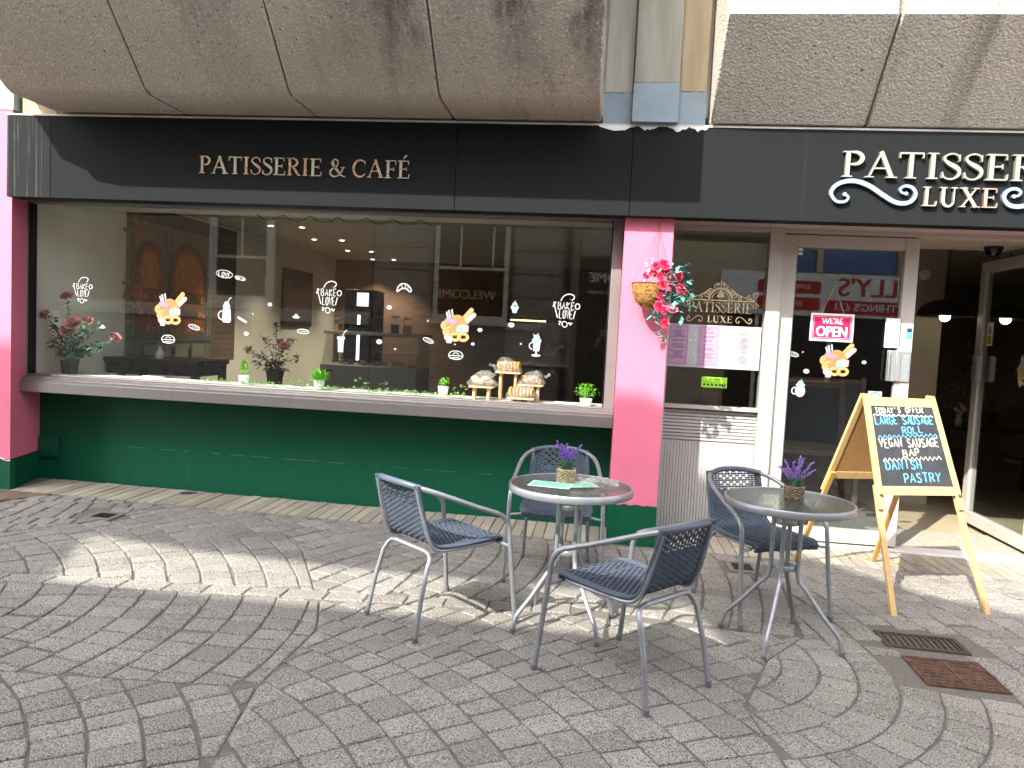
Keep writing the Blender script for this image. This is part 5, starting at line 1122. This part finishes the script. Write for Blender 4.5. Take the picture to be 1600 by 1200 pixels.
# gold emblem on the side window
gm = MB(); YE = .0435
serif_word('PATISSERIE', .625, 1.105, 1.705, .078, YE, .0006, GOLDL, sidew); serif_word('LUXE', .775, .965, 1.628, .052, YE, .0006, GOLDL, sidew)
gm.strip([(.62, 1.797), (1.13, 1.797)], .009, YE); gm.strip(arc(.865, 1.80, .085, .085, 0, 180, 20), .010, YE - .0002); gm.strip(arc(.865, 1.80, .066, .066, 0, 180, 18), .005, YE - .0002)
for sx in (-1, 1):
    q = lambda P: [(.865 + sx * a, b) for a, b in P]
    gm.strip(q(cat2([(.085, 1.88), (.13, 1.845), (.19, 1.82), (.255, 1.806)], 5)), .008, YE - .0004)
    for cx, cz, r, a0 in ((.035, 1.905, .022, 200), (.075, 1.875, .02, 160), (.105, 1.838, .022, 120), (.148, 1.818, .016, 90), (.215, 1.822, .022, 60), (.262, 1.842, .026, 30), (.262, 1.76, .026, 0), (.02, 1.92, .012, 0)):
        gm.strip(q(spiral(cx, cz, r, r * .25, a0, a0 + 480, 20)), [.007 - .003 * i / 20 for i in range(21)], YE - .0006)
    p = scroll_pts(.125, .245, 1.625, 1.675); gm.strip(q([(a, b) for a, b in p][::-1]), .006, YE - .0006)
gm.flat(ell(.865, 1.83, .03, .012), YE - .0008); gm.flat(ell(.865, 1.845, .022, .014), YE - .0009); gm.flat(ell(.865, 1.862, .012, .012), YE - .001); gm.strip([(.865, 1.885), (.865, 1.945)], .006, YE - .001)
gm.build('gold_emblem', GOLDL, sidew)
HY = M('hygiene_green', '8fd12f', .5); m = MB(); m.box(.762, .955, .0420, .0435, 1.125, 1.207); o = m.build('hygiene_rating_sticker', HY, sidew)
m = MB(); put_text(m, 'FOOD HYGIENE RATING', .0135, .858, 1.190, .0415); 
for i in range(5): m.flat(ell(.785 + i * .03, 1.148, .009, .009, 10), .0415); 
m.flat(ell(.932, 1.148, .016, .016, 16), .0415); put_text(m, 'VERY GOOD', .011, .83, 1.170, .0415); m.build('print', STK_K, o); m = MB(); put_text(m, '5', .024, .932, 1.149, .0410, bold=.0006); m.build('print', STK_W, o)
# menus behind the side window
LIL = M('lilac_print', (.42, .25, .38), .6, var=.05); MOT = M('pastel_motif', 'a9c3bd', .7, var=.5, vs=30)
MENU_X = ((.478, .715), (.717, .938), (.940, 1.185))
for i, (a, b) in enumerate(MENU_X):
    t = thing('menu_poster', ('lilac printed menu at the left, behind the hanging ivy', 'pink printed menu with pastel border, middle of the three', 'plain white printed menu at the right of the side window')[i], 'menu', (0, .0385, 0), 0)
    m = MB(); m.box(a, b, 0, .001, 1.275, 1.605); m.build('sheet', M('menu_paper', (.40, .40, .41), .6, var=.03), t)
    lines = MB(); rr = random.Random(i + 2); c = (a + b) / 2 - (.03 if i < 2 else 0); wd = .075 if i < 2 else .07
    if i < 2: m = MB(); m.box(c - wd, c + wd, -.0006, -.0003, 1.285, 1.60); m.build('panel', LIL, t)
    for z0, z1, x0, x1 in ((1.30, 1.302, c - wd * .9, c + wd * .9), (1.585, 1.587, c - wd * .9, c + wd * .9)): lines.box(x0, x1, -.0012, -.0009, z0, z1)
    for sx in (-1, 1): lines.box(c + sx * wd * .9 - .001, c + sx * wd * .9 + .001, -.0012, -.0009, 1.3021, 1.5849)
    put_text(lines, 'MENU', .016, c, 1.572, -.0012)
    z = 1.55
    while z > 1.32:
        w = rr.uniform(.02, .055)
        lines.box(c - w, c + w, -.0012, -.0009, z, z + .0034); z -= rr.choice((.009, .009, .009, .024))
    lines.build('print', M('grey_print', '4d464c', .7), t)
    if i < 2:
        m = MB()
        for k in range(34): m.flat(ell(rr.choice((rr.uniform(a + .005, c - wd - .006), rr.uniform(c + wd + .006, b - .006))) if c - wd - .012 > a else rr.uniform(c + wd + .006, b - .006), rr.uniform(1.285, 1.595), .007, .009, 7), -.0008 - k * 1e-5)
        tag(m.build('motif', MOT, t), kind='stuff')
# open sign hanging inside the door
SGN = M('crimson_sign', 'd3124f', .4, var=.04); t = thing('open_sign', "crimson and white hanging sign reading we're open, behind the left door glass", 'sign', (1.70, .046, 0), 0)
m = MB(); m.box(-.158, .158, -.002, .002, 1.525, 1.735); m.build('board', STK_W, t, bevel=.001); m = MB(); m.box(-.142, .142, -.0034, -.0024, 1.541, 1.719); p = m.build('panel', SGN, t)
m = MB()
for a in ((-.134, .134, 1.549, 1.551), (-.134, .134, 1.709, 1.711), (-.134, -.132, 1.5511, 1.7089), (.132, .134, 1.5511, 1.7089)): m.box(a[0], a[1], -.0042, -.0036, a[2], a[3])
m.build('border_line', STK_PK, t); m = MB(); put_text(m, "WE'RE", .060, 0, 1.676, -.0046, sx=.9, bold=.0018); m.build('lettering', STK_W, t); m = MB(); put_text(m, 'OPEN', .108, 0, 1.595, -.0046, sx=.82, bold=.0032); m.build('lettering', STK_W, t)
m = MB(); m.tube([(-.08, 0, 1.733), (0, -.004, 1.955), (.08, 0, 1.733)], .0016, 5); m.build('cord', M('sign_cord', 'c9b79a', .8), t); m = MB(); m.lathe([(.014, 0), (.010, .008), (.006, .012), (.0001, .013)], 12, T=Matrix.Translation((0, -.002, 1.957)) @ Matrix.Rotation(R(90), 4, 'X')); m.build('suction_hook', CLEAR, t)
# small notices
m = MB(); m.box(.93, .965, -.0315, -.0305, 1.655, 1.685); m.build('blue_sticker', NAVY, dleaf); m = MB(); m.box(.925, .97, -.0315, -.0305, 1.605, 1.652); m.build('blue_sticker', M('cyan_sticker', '57c3df', .5), dleaf)
m = MB()
for i in range(3): m.box(.105, .145, -.0065, -.0055, 2.20 + i * .030, 2.222 + i * .030)
tag(m.build('notice_stickers', STK_W, dleaf), kind='stuff')
m = MB(); m.box(.70, .80, .004, .005, 1.13, 1.20); o = m.build('recycling_notice', STK_W, dleaf); m = MB(); m.strip(arc(.75, 1.165, .026, .026, 0, 350, 18), .007, .003, closed=False); m.build('print', M('green_print', '2fa678', .6), o)
WY = M('warning_yellow', 'e8b81c', .5)
m = MB(); m.box(.90, 1.00, .0045, .0055, 1.60, 1.80); wnt = m.build('warning_notice', STK_W, oleaf); m = MB(); m.flat([(.91, 1.70), (.99, 1.70), (.95, 1.785)], .0060); m.box(.91, .99, .0057, .0062, 1.61, 1.685); m.build('print', WY, wnt)
m = MB(); m.strip([(.91, 1.70), (.99, 1.70), (.95, 1.785)], .005, .0066, closed=True); m.strip([(.935, 1.71), (.95, 1.735), (.965, 1.745)], .010, .0066)
for z in (1.662, 1.64, 1.62): m.box(.918, .982, .0064, .0067, z, z + .010)
m.build('print', STK_K, wnt)

# ------------------------------------------------------------------ inside the cafe
XW = -4.779
MUR_G = M('mural_grey_green', '84836f', .8, var=.15, vs=8); MUR_D = M('mural_dark_line', '5b5a4c', .8); MUR_O = M('mural_orange', 'a04c26', .8, var=.3, vs=7); MUR_L = M('mural_amber', 'c97f45', .8, var=.4, vs=16); MUR_P = M('mural_blossom', 'b2785a', .8, var=.4, vs=20)
mu = MB(); mm = [MUR_G, MUR_D, MUR_O, MUR_L, MUR_P, mat_brick('mural_brick', (.17, .10, .06), (.13, .075, .045), (.20, .16, .12), 1, .22, .07)]
class FX:
    d = XW + .002
def mf(mi, poly): mu.cur = mi; mu.flat(poly if area(poly) > 0 else poly[::-1], FX.d, 'x'); FX.d += .0004
def rect(a, b, c, d): return [(a, c), (b, c), (b, d), (a, d)]
mf(0, rect(1.19, 2.88, .95, 2.60)); mf(5, rect(2.88, 3.5, .95, 2.60)); mf(1, rect(1.19, 2.9, 2.44, 2.60))
for a, b, zt in ((1.40, 1.80, 2.20), (2.00, 2.70, 2.24)):
    c, r = (a + b) / 2, (b - a) / 2
    mf(1, rect(a - .06, b + .06, 1.25, zt - r) + []); mf(1, [(c + (r + .06) * cos(R(t)), zt - r + (r + .06) * sin(R(t))) for t in range(0, 181, 12)])
    mf(2, rect(a, b, 1.28, zt - r)); mf(2, [(c + r * cos(R(t)), zt - r + r * sin(R(t))) for t in range(0, 181, 12)])
    mf(3, rect(a + .05, b - .05, 1.75, zt - r)); mf(3, [(c + (r - .05) * cos(R(t)), zt - r + (r - .05) * sin(R(t))) for t in range(0, 181, 12)])
    for z in (1.45, 1.62, 1.74): mf(1, rect(a, b, z, z + .015))
    rr = random.Random(int(a * 10))
    for z in (1.30, 1.465, 1.635):
        y = a + .03
        while y < b - .05: w = rr.uniform(.03, .07); mf(rr.choice((3, 4, 1)), rect(y, y + w, z, z + rr.uniform(.04, .10))); y += w + rr.uniform(.01, .04)
for y in (1.24, 1.30, 1.86, 1.93, 2.78, 2.84): mf(1, rect(y, y + .018, 1.0, 2.40))
mf(1, rect(1.19, 2.9, 1.21, 1.25)); 
for a, b in ((1.45, 1.78), (2.05, 2.35), (2.40, 2.70)): mf(1, rect(a, b, 1.0, 1.18)); mf(0, rect(a + .02, b - .02, 1.02, 1.16))
rr = random.Random(8)
for i in range(60): mf(4, ell(1.27 + rr.gauss(0, .09), 1.65 + rr.gauss(0, .11), .025, .022, 7))
for i in range(34): mf(4, ell(1.28 + rr.gauss(0, .08), 2.40 + rr.gauss(0, .13), .03, .025, 7))
mf(1, rect(1.27, 1.28, 1.1, 1.6))
mural = mu.build('wall_mural', mm, cafe, ang=20)
m = MB(); m.box(-4.778, -4.74, 4.93, 6.05, 1.42, 2.28); tag(m.build('dark_picture', M('dark_slate_picture', (.02, .025, .025), .3, var=.6, vs=12)), 'large dark slate-coloured picture on the taupe wall beyond the mural', 'picture')
BT = M('black_table_top', '232120', .3)
t = thing('bar_table', 'long black bar table beside the mural wall, with the pink vase on it', 'table', (-4.28, 1.1, -.045))
m = MB(); m.box(-.48, .48, -.26, .36, 1.055, 1.10); m.build('top', BT, t, bevel=.004); m = MB(); m.box(-.46, .46, -.24, .34, .95, 1.054); m.build('apron', BT, t)
for a in (-.43, .43):
    for b in (-.21, .31): m = MB(); m.box(a - .03, a + .03, b - .03, b + .03, 0, .949); m.build('leg', M('grey_steel_leg', '55585b', .4, .5), t)
WSH = M('white_shell', 'd9d4cc', .4, var=.03)
def shell_chair(label, x, y, rz, mt, seat=.62):
    t = thing('shell_chair', label, 'chair', (x, y, -.045), rz, 'moulded shell chairs inside'); P = catmull([(0, -.22, seat - .02), (0, -.18, seat + .01), (0, 0, seat), (0, .14, seat + .02), (0, .21, seat + .12), (0, .25, seat + .36)], 4); vs = []; k = 9
    for i, p in enumerate(P):
        for j in range(k): f = -1 + 2 * j / (k - 1); vs.append((f * (.23 - .04 * i / len(P)), p.y - .04 * f * f * (i > len(P) * .6), p.z + .05 * f * f * (i < len(P) * .7)))
    m = MB(); m.add(vs, [(i * k + j, i * k + j + 1, (i + 1) * k + j + 1, (i + 1) * k + j) for i in range(len(P) - 1) for j in range(k - 1)]); o = m.build('shell', mt, t); so = o.modifiers.new('thick', 'SOLIDIFY'); so.thickness = .012
    for a in (-1, 1):
        for b in (-1, 1): m = MB(); m.tube([(a * .10, b * .09, seat - .004), (a * .20, b * .19, 0)], .011, 6); m.build('leg', BT, t)
shell_chair('white shell chair at the bar table, nearest the left corner of the window', -4.52, .62, R(180), WSH); shell_chair('white shell chair at the bar table, further from the corner', -4.02, .60, R(175), WSH)
PV = M('pink_glass_vase', 'd8b3bb', .25, var=.05)
t = thing('bud_vase', 'small pink bottle vase with a green sprig on the bar table', 'vase', (-4.24, .93, 1.055))
m = MB(); m.lathe([(.001, 0), (.032, 0), (.046, .03), (.042, .06), (.018, .09), (.014, .12), (.02, .13)], 18); m.build('vase', PV, t); m = MB()
for i in range(16): leaf(m, (0, 0, .12), (ru(-1, .5), ru(-.6, .6), 1), ru(.04, .07), .02)
m.build('sprig', M('sprig_green', (.15, .36, .12), .6), t)
# counter with glass case
CG = M('grey_counter', '8e8f90', .45, var=.04); CDK = M('dark_counter_trim', '2a2a2c', .4)
t = thing('display_counter', 'grey counter with a sloping glass food case on top, behind the shop window', 'counter', (-2.82, 3.35, -.045))
m = MB(); m.box(-.60, .60, -.35, .35, .08, 1.03); m.build('body', CG, t, bevel=.005); m = MB(); m.box(-.58, .58, -.33, .33, 0, .079); m.build('plinth', CDK, t); m = MB(); m.box(-.56, -.44, -.355, -.3505, .94, .97); m.build('vent', CDK, t)
m = MB(); m.add([(-.58, -.34, 1.031), (.58, -.34, 1.031), (.58, -.2, 1.40), (-.58, -.2, 1.40)], [(0, 1, 2, 3)]); m.build('front_glass', CLEAR, t); m = MB(); m.box(-.62, .62, -.22, .34, 1.401, 1.44); m.build('case_top', CG, t, bevel=.004)
m = MB(); m.box(-.56, .56, -.24, .32, 1.20, 1.212); m.build('glass_shelf', CLEAR, t)
for a in (-.59, .58): m = MB(); m.prism([(-.34, 1.031), (.34, 1.031), (.34, 1.40), (-.2, 1.40)], a, a + .012, 'x'); m.build('side_glass', CLEAR, t)
random.seed(23)
for i in range(9): m = MB(); m.ball((-.48 + i * .12, ru(-.15, .1), 1.06), (.045, .05, .028), 8, 5); m.build('pastry', BAKE, t)
BEANS = M('coffee_beans', '2b1c14', .6, var=.4, vs=80); BISC = M('biscotti', 'b98552', .7, var=.3, vs=60); LID = M('brushed_lid', 'b9b9b6', .3, .8)
for x, mt, lb, h in ((-2.58, BEANS, 'glass storage jar half full of dark beans on the counter', .19), (-2.42, BISC, 'glass storage jar of biscotti at the right end of the counter', .18), (-3.30, BISC, 'short glass storage jar at the left end of the counter', .14)):
    t = thing('storage_jar', lb, 'jar', (x, 3.28, 1.395)); m = MB(); m.lathe([(.001, .001), (.052, .001), (.055, .01), (.055, h - .03), (.046, h)], 18); m.build('jar', CLEAR, t); m = MB(); m.lathe([(.048, h), (.048, h + .025), (.001, h + .027)], 18); m.build('lid', LID, t); m = MB(); m.lathe([(.001, .005), (.050, .005), (.050, h * .6), (.001, h * .62)], 16); m.build('contents', mt, t)
m = MB(); m.box(-.06, .06, -.05, .05, 0, .09); tag(m.build('card_reader', CDK, loc=(-3.10, 3.30, 1.395)), 'small black box on the counter beside the short jar', 'box')
def emit(name, col, k): return M(name, col, .5, em=(hx(col) if isinstance(col, str) else col, k))
t = thing('drinks_cooler', 'tall black drinks cooler with a lit white panel and a light strip, behind the counter', 'fridge', (-3.30, 4.3, -.045))
m = MB(); m.box(-.20, .20, -.25, .25, 0, 2.0); m.build('cabinet', M('gloss_black_cabinet', '0d0e10', .25), t, bevel=.006); m = MB(); m.box(-.03, .13, -.256, -.2505, 1.78, 1.96); m.build('lit_panel', emit('lit_panel', 'c3cbe6', .55), t); m = MB()
for i in range(28): m.box(-.015, .025, -.258, -.2505, 1.05 + i * .022, 1.066 + i * .022)
o = m.build('light_strip', emit('light_strip', 'e6eef8', .8), t); tag(o, kind='stuff')
t = thing('warm_display_case', 'glass cake case with a glowing amber strip light, deep inside the cafe', 'display case', (-.86, 4.2, -.045))
m = MB(); m.box(-.42, .42, -.3, .3, 0, 1.0); m.build('base', M('walnut_base', '4a2d1d', .5), t); m = MB(); m.box(-.42, .42, -.3, -.294, 1.001, 1.68); m.build('front_glass', CLEAR, t); m = MB(); m.box(-.40, .40, -.25, .25, 1.33, 1.342); m.build('shelf', CLEAR, t)
m = MB(); m.box(-.43, .43, -.3, .3, 1.70, 1.73); m.build('lid', CDK, t); m = MB(); m.box(-.36, .10, -.312, -.302, 1.682, 1.698); m.build('strip_light', emit('amber_strip', 'f2c27a', 1.6), t)
for i in range(8): m = MB(); m.ball((-.33 + i * .09, ru(-.15, .1), 1.035 + .335 * (i % 2)), (.035, .04, .03), 8, 5); m.build('pastry', BAKE, t)
DLM = emit('downlight_glow', 'fff0cf', 4.0)
for i, (x, y) in enumerate(((-4.05, 2.89), (-3.68, 2.94), (-4.0, 4.16), (-3.61, 4.16), (-3.99, 5.51), (-3.62, 5.53), (-4.0, 6.82), (-3.61, 6.75))):
    t = thing('downlight', ('%s glowing ceiling downlight of the %s pair counted from the shop window' % (('left', 'right')[i % 2], ('first', 'second', 'third', 'fourth')[i // 2])), 'light', (x, y, 2.618), 0, 'downlights in the cafe ceiling')
    m = MB(); m.lathe([(.048, 0), (.048, -.006), (.036, -.008), (.036, 0)], 16); m.build('bezel', WHITEP, t); m = MB(); m.lathe([(.0355, -.004), (.0001, -.004)], 14); m.build('lens', DLM, t)
    ld = bpy.data.lights.new('downlight_lamp', 'SPOT'); ld.energy = 16; ld.spot_size = R(95); ld.spot_blend = .6; ld.color = (1, .84, .62); ld.shadow_soft_size = .04
    lo = bpy.data.objects.new('downlight_lamp', ld); COL.objects.link(lo); lo.parent = t; lo.location = (0, 0, -.02)
# behind the doors
t = thing('easel_chalkboard', 'blank grey chalkboard on a dark wooden easel behind the closed door leaf', 'chalkboard', (2.06, 1.55, -.045), 0)
DW = mat_wood('brown_easel_wood', hx('4a3a26'), hx('6b5637')); m = MB(); m.box(-.36, .36, -.01, .01, .55, 1.19); m.build('board', M('grey_chalkboard', '3c4348', .6, var=.25, vs=4), t)
for a in (-.38, .38): m = MB(); m.box(a - .022, a + .022, -.02, .02, 0, 1.26); m.build('leg', DW, t)
for z in (.50, 1.191): m = MB(); m.box(-.357, .357, -.016, .016, z, z + .045); m.build('rail', DW, t)
shell_chair('dusky pink shell chair inside, seen through the closed door leaf', 2.30, 2.1, R(160), M('dusky_pink_shell', '8d5f5f', .5), .46)
PB = M('matt_black_shade', '0c0b0b', .45); BULB = emit('warm_bulb', 'fff1d0', 2.2)
for i, (x, lb) in enumerate(((3.20, 'black dome pendant lamp with its bulb showing, left of the open door edge'), (3.74, 'black dome pendant lamp seen through the open door glass'), (4.28, 'black dome pendant lamp furthest to the right, cut by the picture edge'))):
    t = thing('pendant_lamp', lb, 'lamp', (x, 1.75, 1.83), 0, 'pendant lamps inside'); m = MB(); m.lathe([(.245, 0)] + [(.245 * cos(R(a)), .165 * sin(R(a))) for a in range(8, 88, 8)] + [(.02, .17), (.001, .172)], 28); m.lathe([(.243, .001)] + [(.238 * cos(R(a)), .158 * sin(R(a))) for a in range(8, 90, 10)], 28); m.build('shade', PB, t)
    m = MB(); m.tube([(0, 0, .17), (0, 0, .79)], .004, 6); m.build('cable', PB, t); m = MB(); m.ball((0, 0, .0), .048, 12, 8); m.build('bulb', BULB, t)
t = thing('blossom_plant', 'large dark pink silk blossom arrangement on a black table inside the open door', 'plant', (4.24, 3.0, .72)); random.seed(61); BLOS = M('dusky_blossom', (.22, .10, .10), .7, var=.6, vs=25); m = MB(); s = MB()
for i in range(14):
    a = ru(0, 6.28); e = V((ru(-.42, .42), ru(-.3, .3), ru(.25, .85))); s.tube(catmull([(0, 0, .1), e * .5 + V((0, 0, .1)), e], 4), .006, 5)
    for k in range(26): p = e * ru(.45, 1.05) + V((random.gauss(0, .06), random.gauss(0, .06), random.gauss(0, .06))); leaf(m, p, (ru(-1, 1), ru(-1, 1), ru(-1, 1)), ru(.04, .07), ru(.035, .05))
m.build('blossom', BLOS, t); s.build('branch', STEM, t); m = MB(); m.lathe([(.001, 0), (.09, 0), (.11, .16), (.1, .16), (.001, .15)], 16); m.build('pot', MATS['dark_pot'], t)
t = thing('dining_table', 'black dining table inside the open door, carrying the vase and the blossom', 'table', (4.15, 2.95, -.045)); m = MB(); m.box(-.55, .75, -.35, .35, .72, .76); m.build('top', BT, t)
for a in (-.48, .68):
    for b in (-.3, .3): m = MB(); m.box(a - .035, a + .035, b - .035, b + .035, 0, .719); m.build('leg', BT, t)
t = thing('tulip_vase', 'small pale green vase of flowers on the black table inside', 'vase', (3.84, 2.75, .716)); m = MB(); m.lathe([(.001, 0), (.03, 0), (.04, .04), (.022, .09), (.028, .12)], 16); m.build('vase', M('pale_green_vase', 'a9b98a', .4), t); m = MB()
for i in range(9): p = V((ru(-.06, .06), ru(-.05, .05), ru(.15, .22))); m.tube([(0, 0, .1), p], .002, 4); rose(m, p, .022, (p.x, -.3, .8))
m.build('flowers', WFLOW, t)
t = thing('smoke_detector', 'round white smoke detector high on the pale column inside the door', 'smoke detector', (3.12, 2.098, 2.25)); m = MB(); m.lathe([(.055, 0), (.055, .02), (.03, .035), (.001, .037)], 20, T=Matrix.Rotation(R(90), 4, 'X')); m.build('case', WHITEP, t)
t = thing('dome_camera', 'black dome security camera under the ceiling just inside the door', 'security camera', (3.06, .62, 2.352)); m = MB(); m.lathe([(.07, 0), (.07, -.02)], 20); m.build('base', CDK, t); m = MB(); m.lathe([(.064, -.02)] + [(.062 * cos(R(a)), -.02 - .062 * sin(R(a))) for a in range(10, 91, 10)], 20); m.build('dome', M('dark_dome', '08080a', .1), t)
m = MB(); m.box(2.3, 3.46, .301, .9, 2.353, 2.619); m.build('bulkhead', MATS['warm_white_ceiling'], cafe)
m = MB(); m.box(3.13, 3.30, 2.5, 2.52, 1.45, 1.70); tag(m.build('dark_screen', CDK), 'small dark screen on the far wall behind the pendant lamp', 'screen')
# string lights along the window head
t = thing('string_lights', 'thin black cable of unlit string lights looped along the top inside the window', 'string lights'); m = MB(); pts = []
for i in range(34): pts.append((-2.85 + 1.5 * i / 33, -.02 + .01 * sin(i), 2.325 - .045 * abs(sin(i * .63))))
m.tube(catmull(pts, 3), .003, 4); m.build('cable', GASK, t)
for i in range(2, 34, 3): p = pts[i]; m = MB(); m.lathe([(.001, -.04), (.012, -.03), (.010, -.005), (.006, 0)], 8, p); m.build('bulb', CLEAR, t)

# ------------------------------------------------------------------ the photographer, mirrored faintly in the window
def person():
    t = thing('person', 'person in a dark jacket holding up a phone, reflected in the window', 'person', (0, 0, gz(0)))
    J = {'pel': ((0, -6.46, .93), .16), 'wst': ((0, -6.46, 1.10), .145), 'cst': ((0, -6.45, 1.28), .165), 'nkb': ((0, -6.45, 1.42), .085), 'nk': ((0, -6.44, 1.47), .055), 'hd': ((0, -6.41, 1.56), .085), 'hd2': ((0, -6.42, 1.65), .075)}
    E_ = [('pel', 'wst'), ('wst', 'cst'), ('cst', 'nkb'), ('nkb', 'nk'), ('nk', 'hd'), ('hd', 'hd2')]
    for s, n in ((-1, 'l'), (1, 'r')):
        J.update({'sh' + n: ((s * .18, -6.45, 1.37), .072), 'el' + n: ((s * .25, -6.34, 1.13), .05), 'wr' + n: ((s * .105, -6.14, 1.38), .032), 'pm' + n: ((s * .095, -6.105, 1.43), .034),
                  'hp' + n: ((s * .10, -6.46, .86), .10), 'kn' + n: ((s * .115, -6.44, .48), .065), 'an' + n: ((s * .12, -6.47, .09), .045), 'to' + n: ((s * .14, -6.30, .04), .038)})
        E_ += [('cst', 'sh' + n), ('sh' + n, 'el' + n), ('el' + n, 'wr' + n), ('wr' + n, 'pm' + n), ('pel', 'hp' + n), ('hp' + n, 'kn' + n), ('kn' + n, 'an' + n), ('an' + n, 'to' + n)]
        for k in range(4):
            a, b = f'f{n}{k}a', f'f{n}{k}b'; J[a] = ((s * (.098 - .004 * k), -6.075, 1.425 + .016 * (k - 1) + .01), .010); J[b] = ((s * (.062 + .004 * k), -6.062, 1.428 + .018 * (k - 1) + .01), .008); E_ += [('pm' + n, a), (a, b)]
        J[f't{n}'] = ((s * .070, -6.11, 1.462), .011); E_ += [('pm' + n, f't{n}')]
    keys = list(J); me = bpy.data.meshes.new('body'); me.from_pydata([J[k][0] for k in keys], [(keys.index(a), keys.index(b)) for a, b in E_], [])
    o = bpy.data.objects.new('body', me); COL.objects.link(o); md = o.modifiers.new('skin', 'SKIN')
    for i, k in enumerate(keys): me.skin_vertices[0].data[i].radius = (J[k][1],) * 2; me.skin_vertices[0].data[i].use_root = k == 'pel'
    sb = o.modifiers.new('sub', 'SUBSURF'); sb.levels = 2; sb.render_levels = 2
    bpy.context.view_layer.update(); m2 = bpy.data.meshes.new_from_object(o.evaluated_get(bpy.context.evaluated_depsgraph_get()))
    o.modifiers.clear(); o.data = m2; m2.materials.clear()
    for q in (M('dark_navy_jacket', '20242b', .8), M('warm_skin', 'b98a6d', .5), M('dark_trousers', '1b1b1f', .8)): m2.materials.append(q)
    for p in m2.polygons: c = p.center; p.material_index = 1 if (c.z > 1.45 or c.y > -6.15) and c.z > .5 else 2 if c.z < .9 else 0; p.use_smooth = True
    o.parent = t
    m = MB(); m.ball((0, -6.435, 1.645), (.092, .095, .085), 14, 8); m.build('hair', M('short_brown_hair', '3b2a20', .8), t)
    m = MB(); m.ball((0, -6.315, 1.575), (.014, .022, .02), 8, 6)
    for s in (-1, 1): m.ball((s * .088, -6.42, 1.57), (.012, .022, .03), 8, 6)
    m.build('nose_and_ears', MATS['warm_skin'], t)
    for s in (-1, 1): m = MB(); m.ball((s * .033, -6.336, 1.60), (.011, .008, .007), 8, 5); m.build('eye', BT, t)
    m = MB(); m.box(-.028, .028, -6.334, -6.324, 1.525, 1.533); m.build('mouth', M('lip', '8f5548', .6), t)
    m = MB(); m.box(-.075, .075, -6.092, -6.084, 1.415, 1.491); tag(m.build('phone', CDK, bevel=.004), 'dark phone held sideways in both hands of the mirrored person', 'phone')
person()
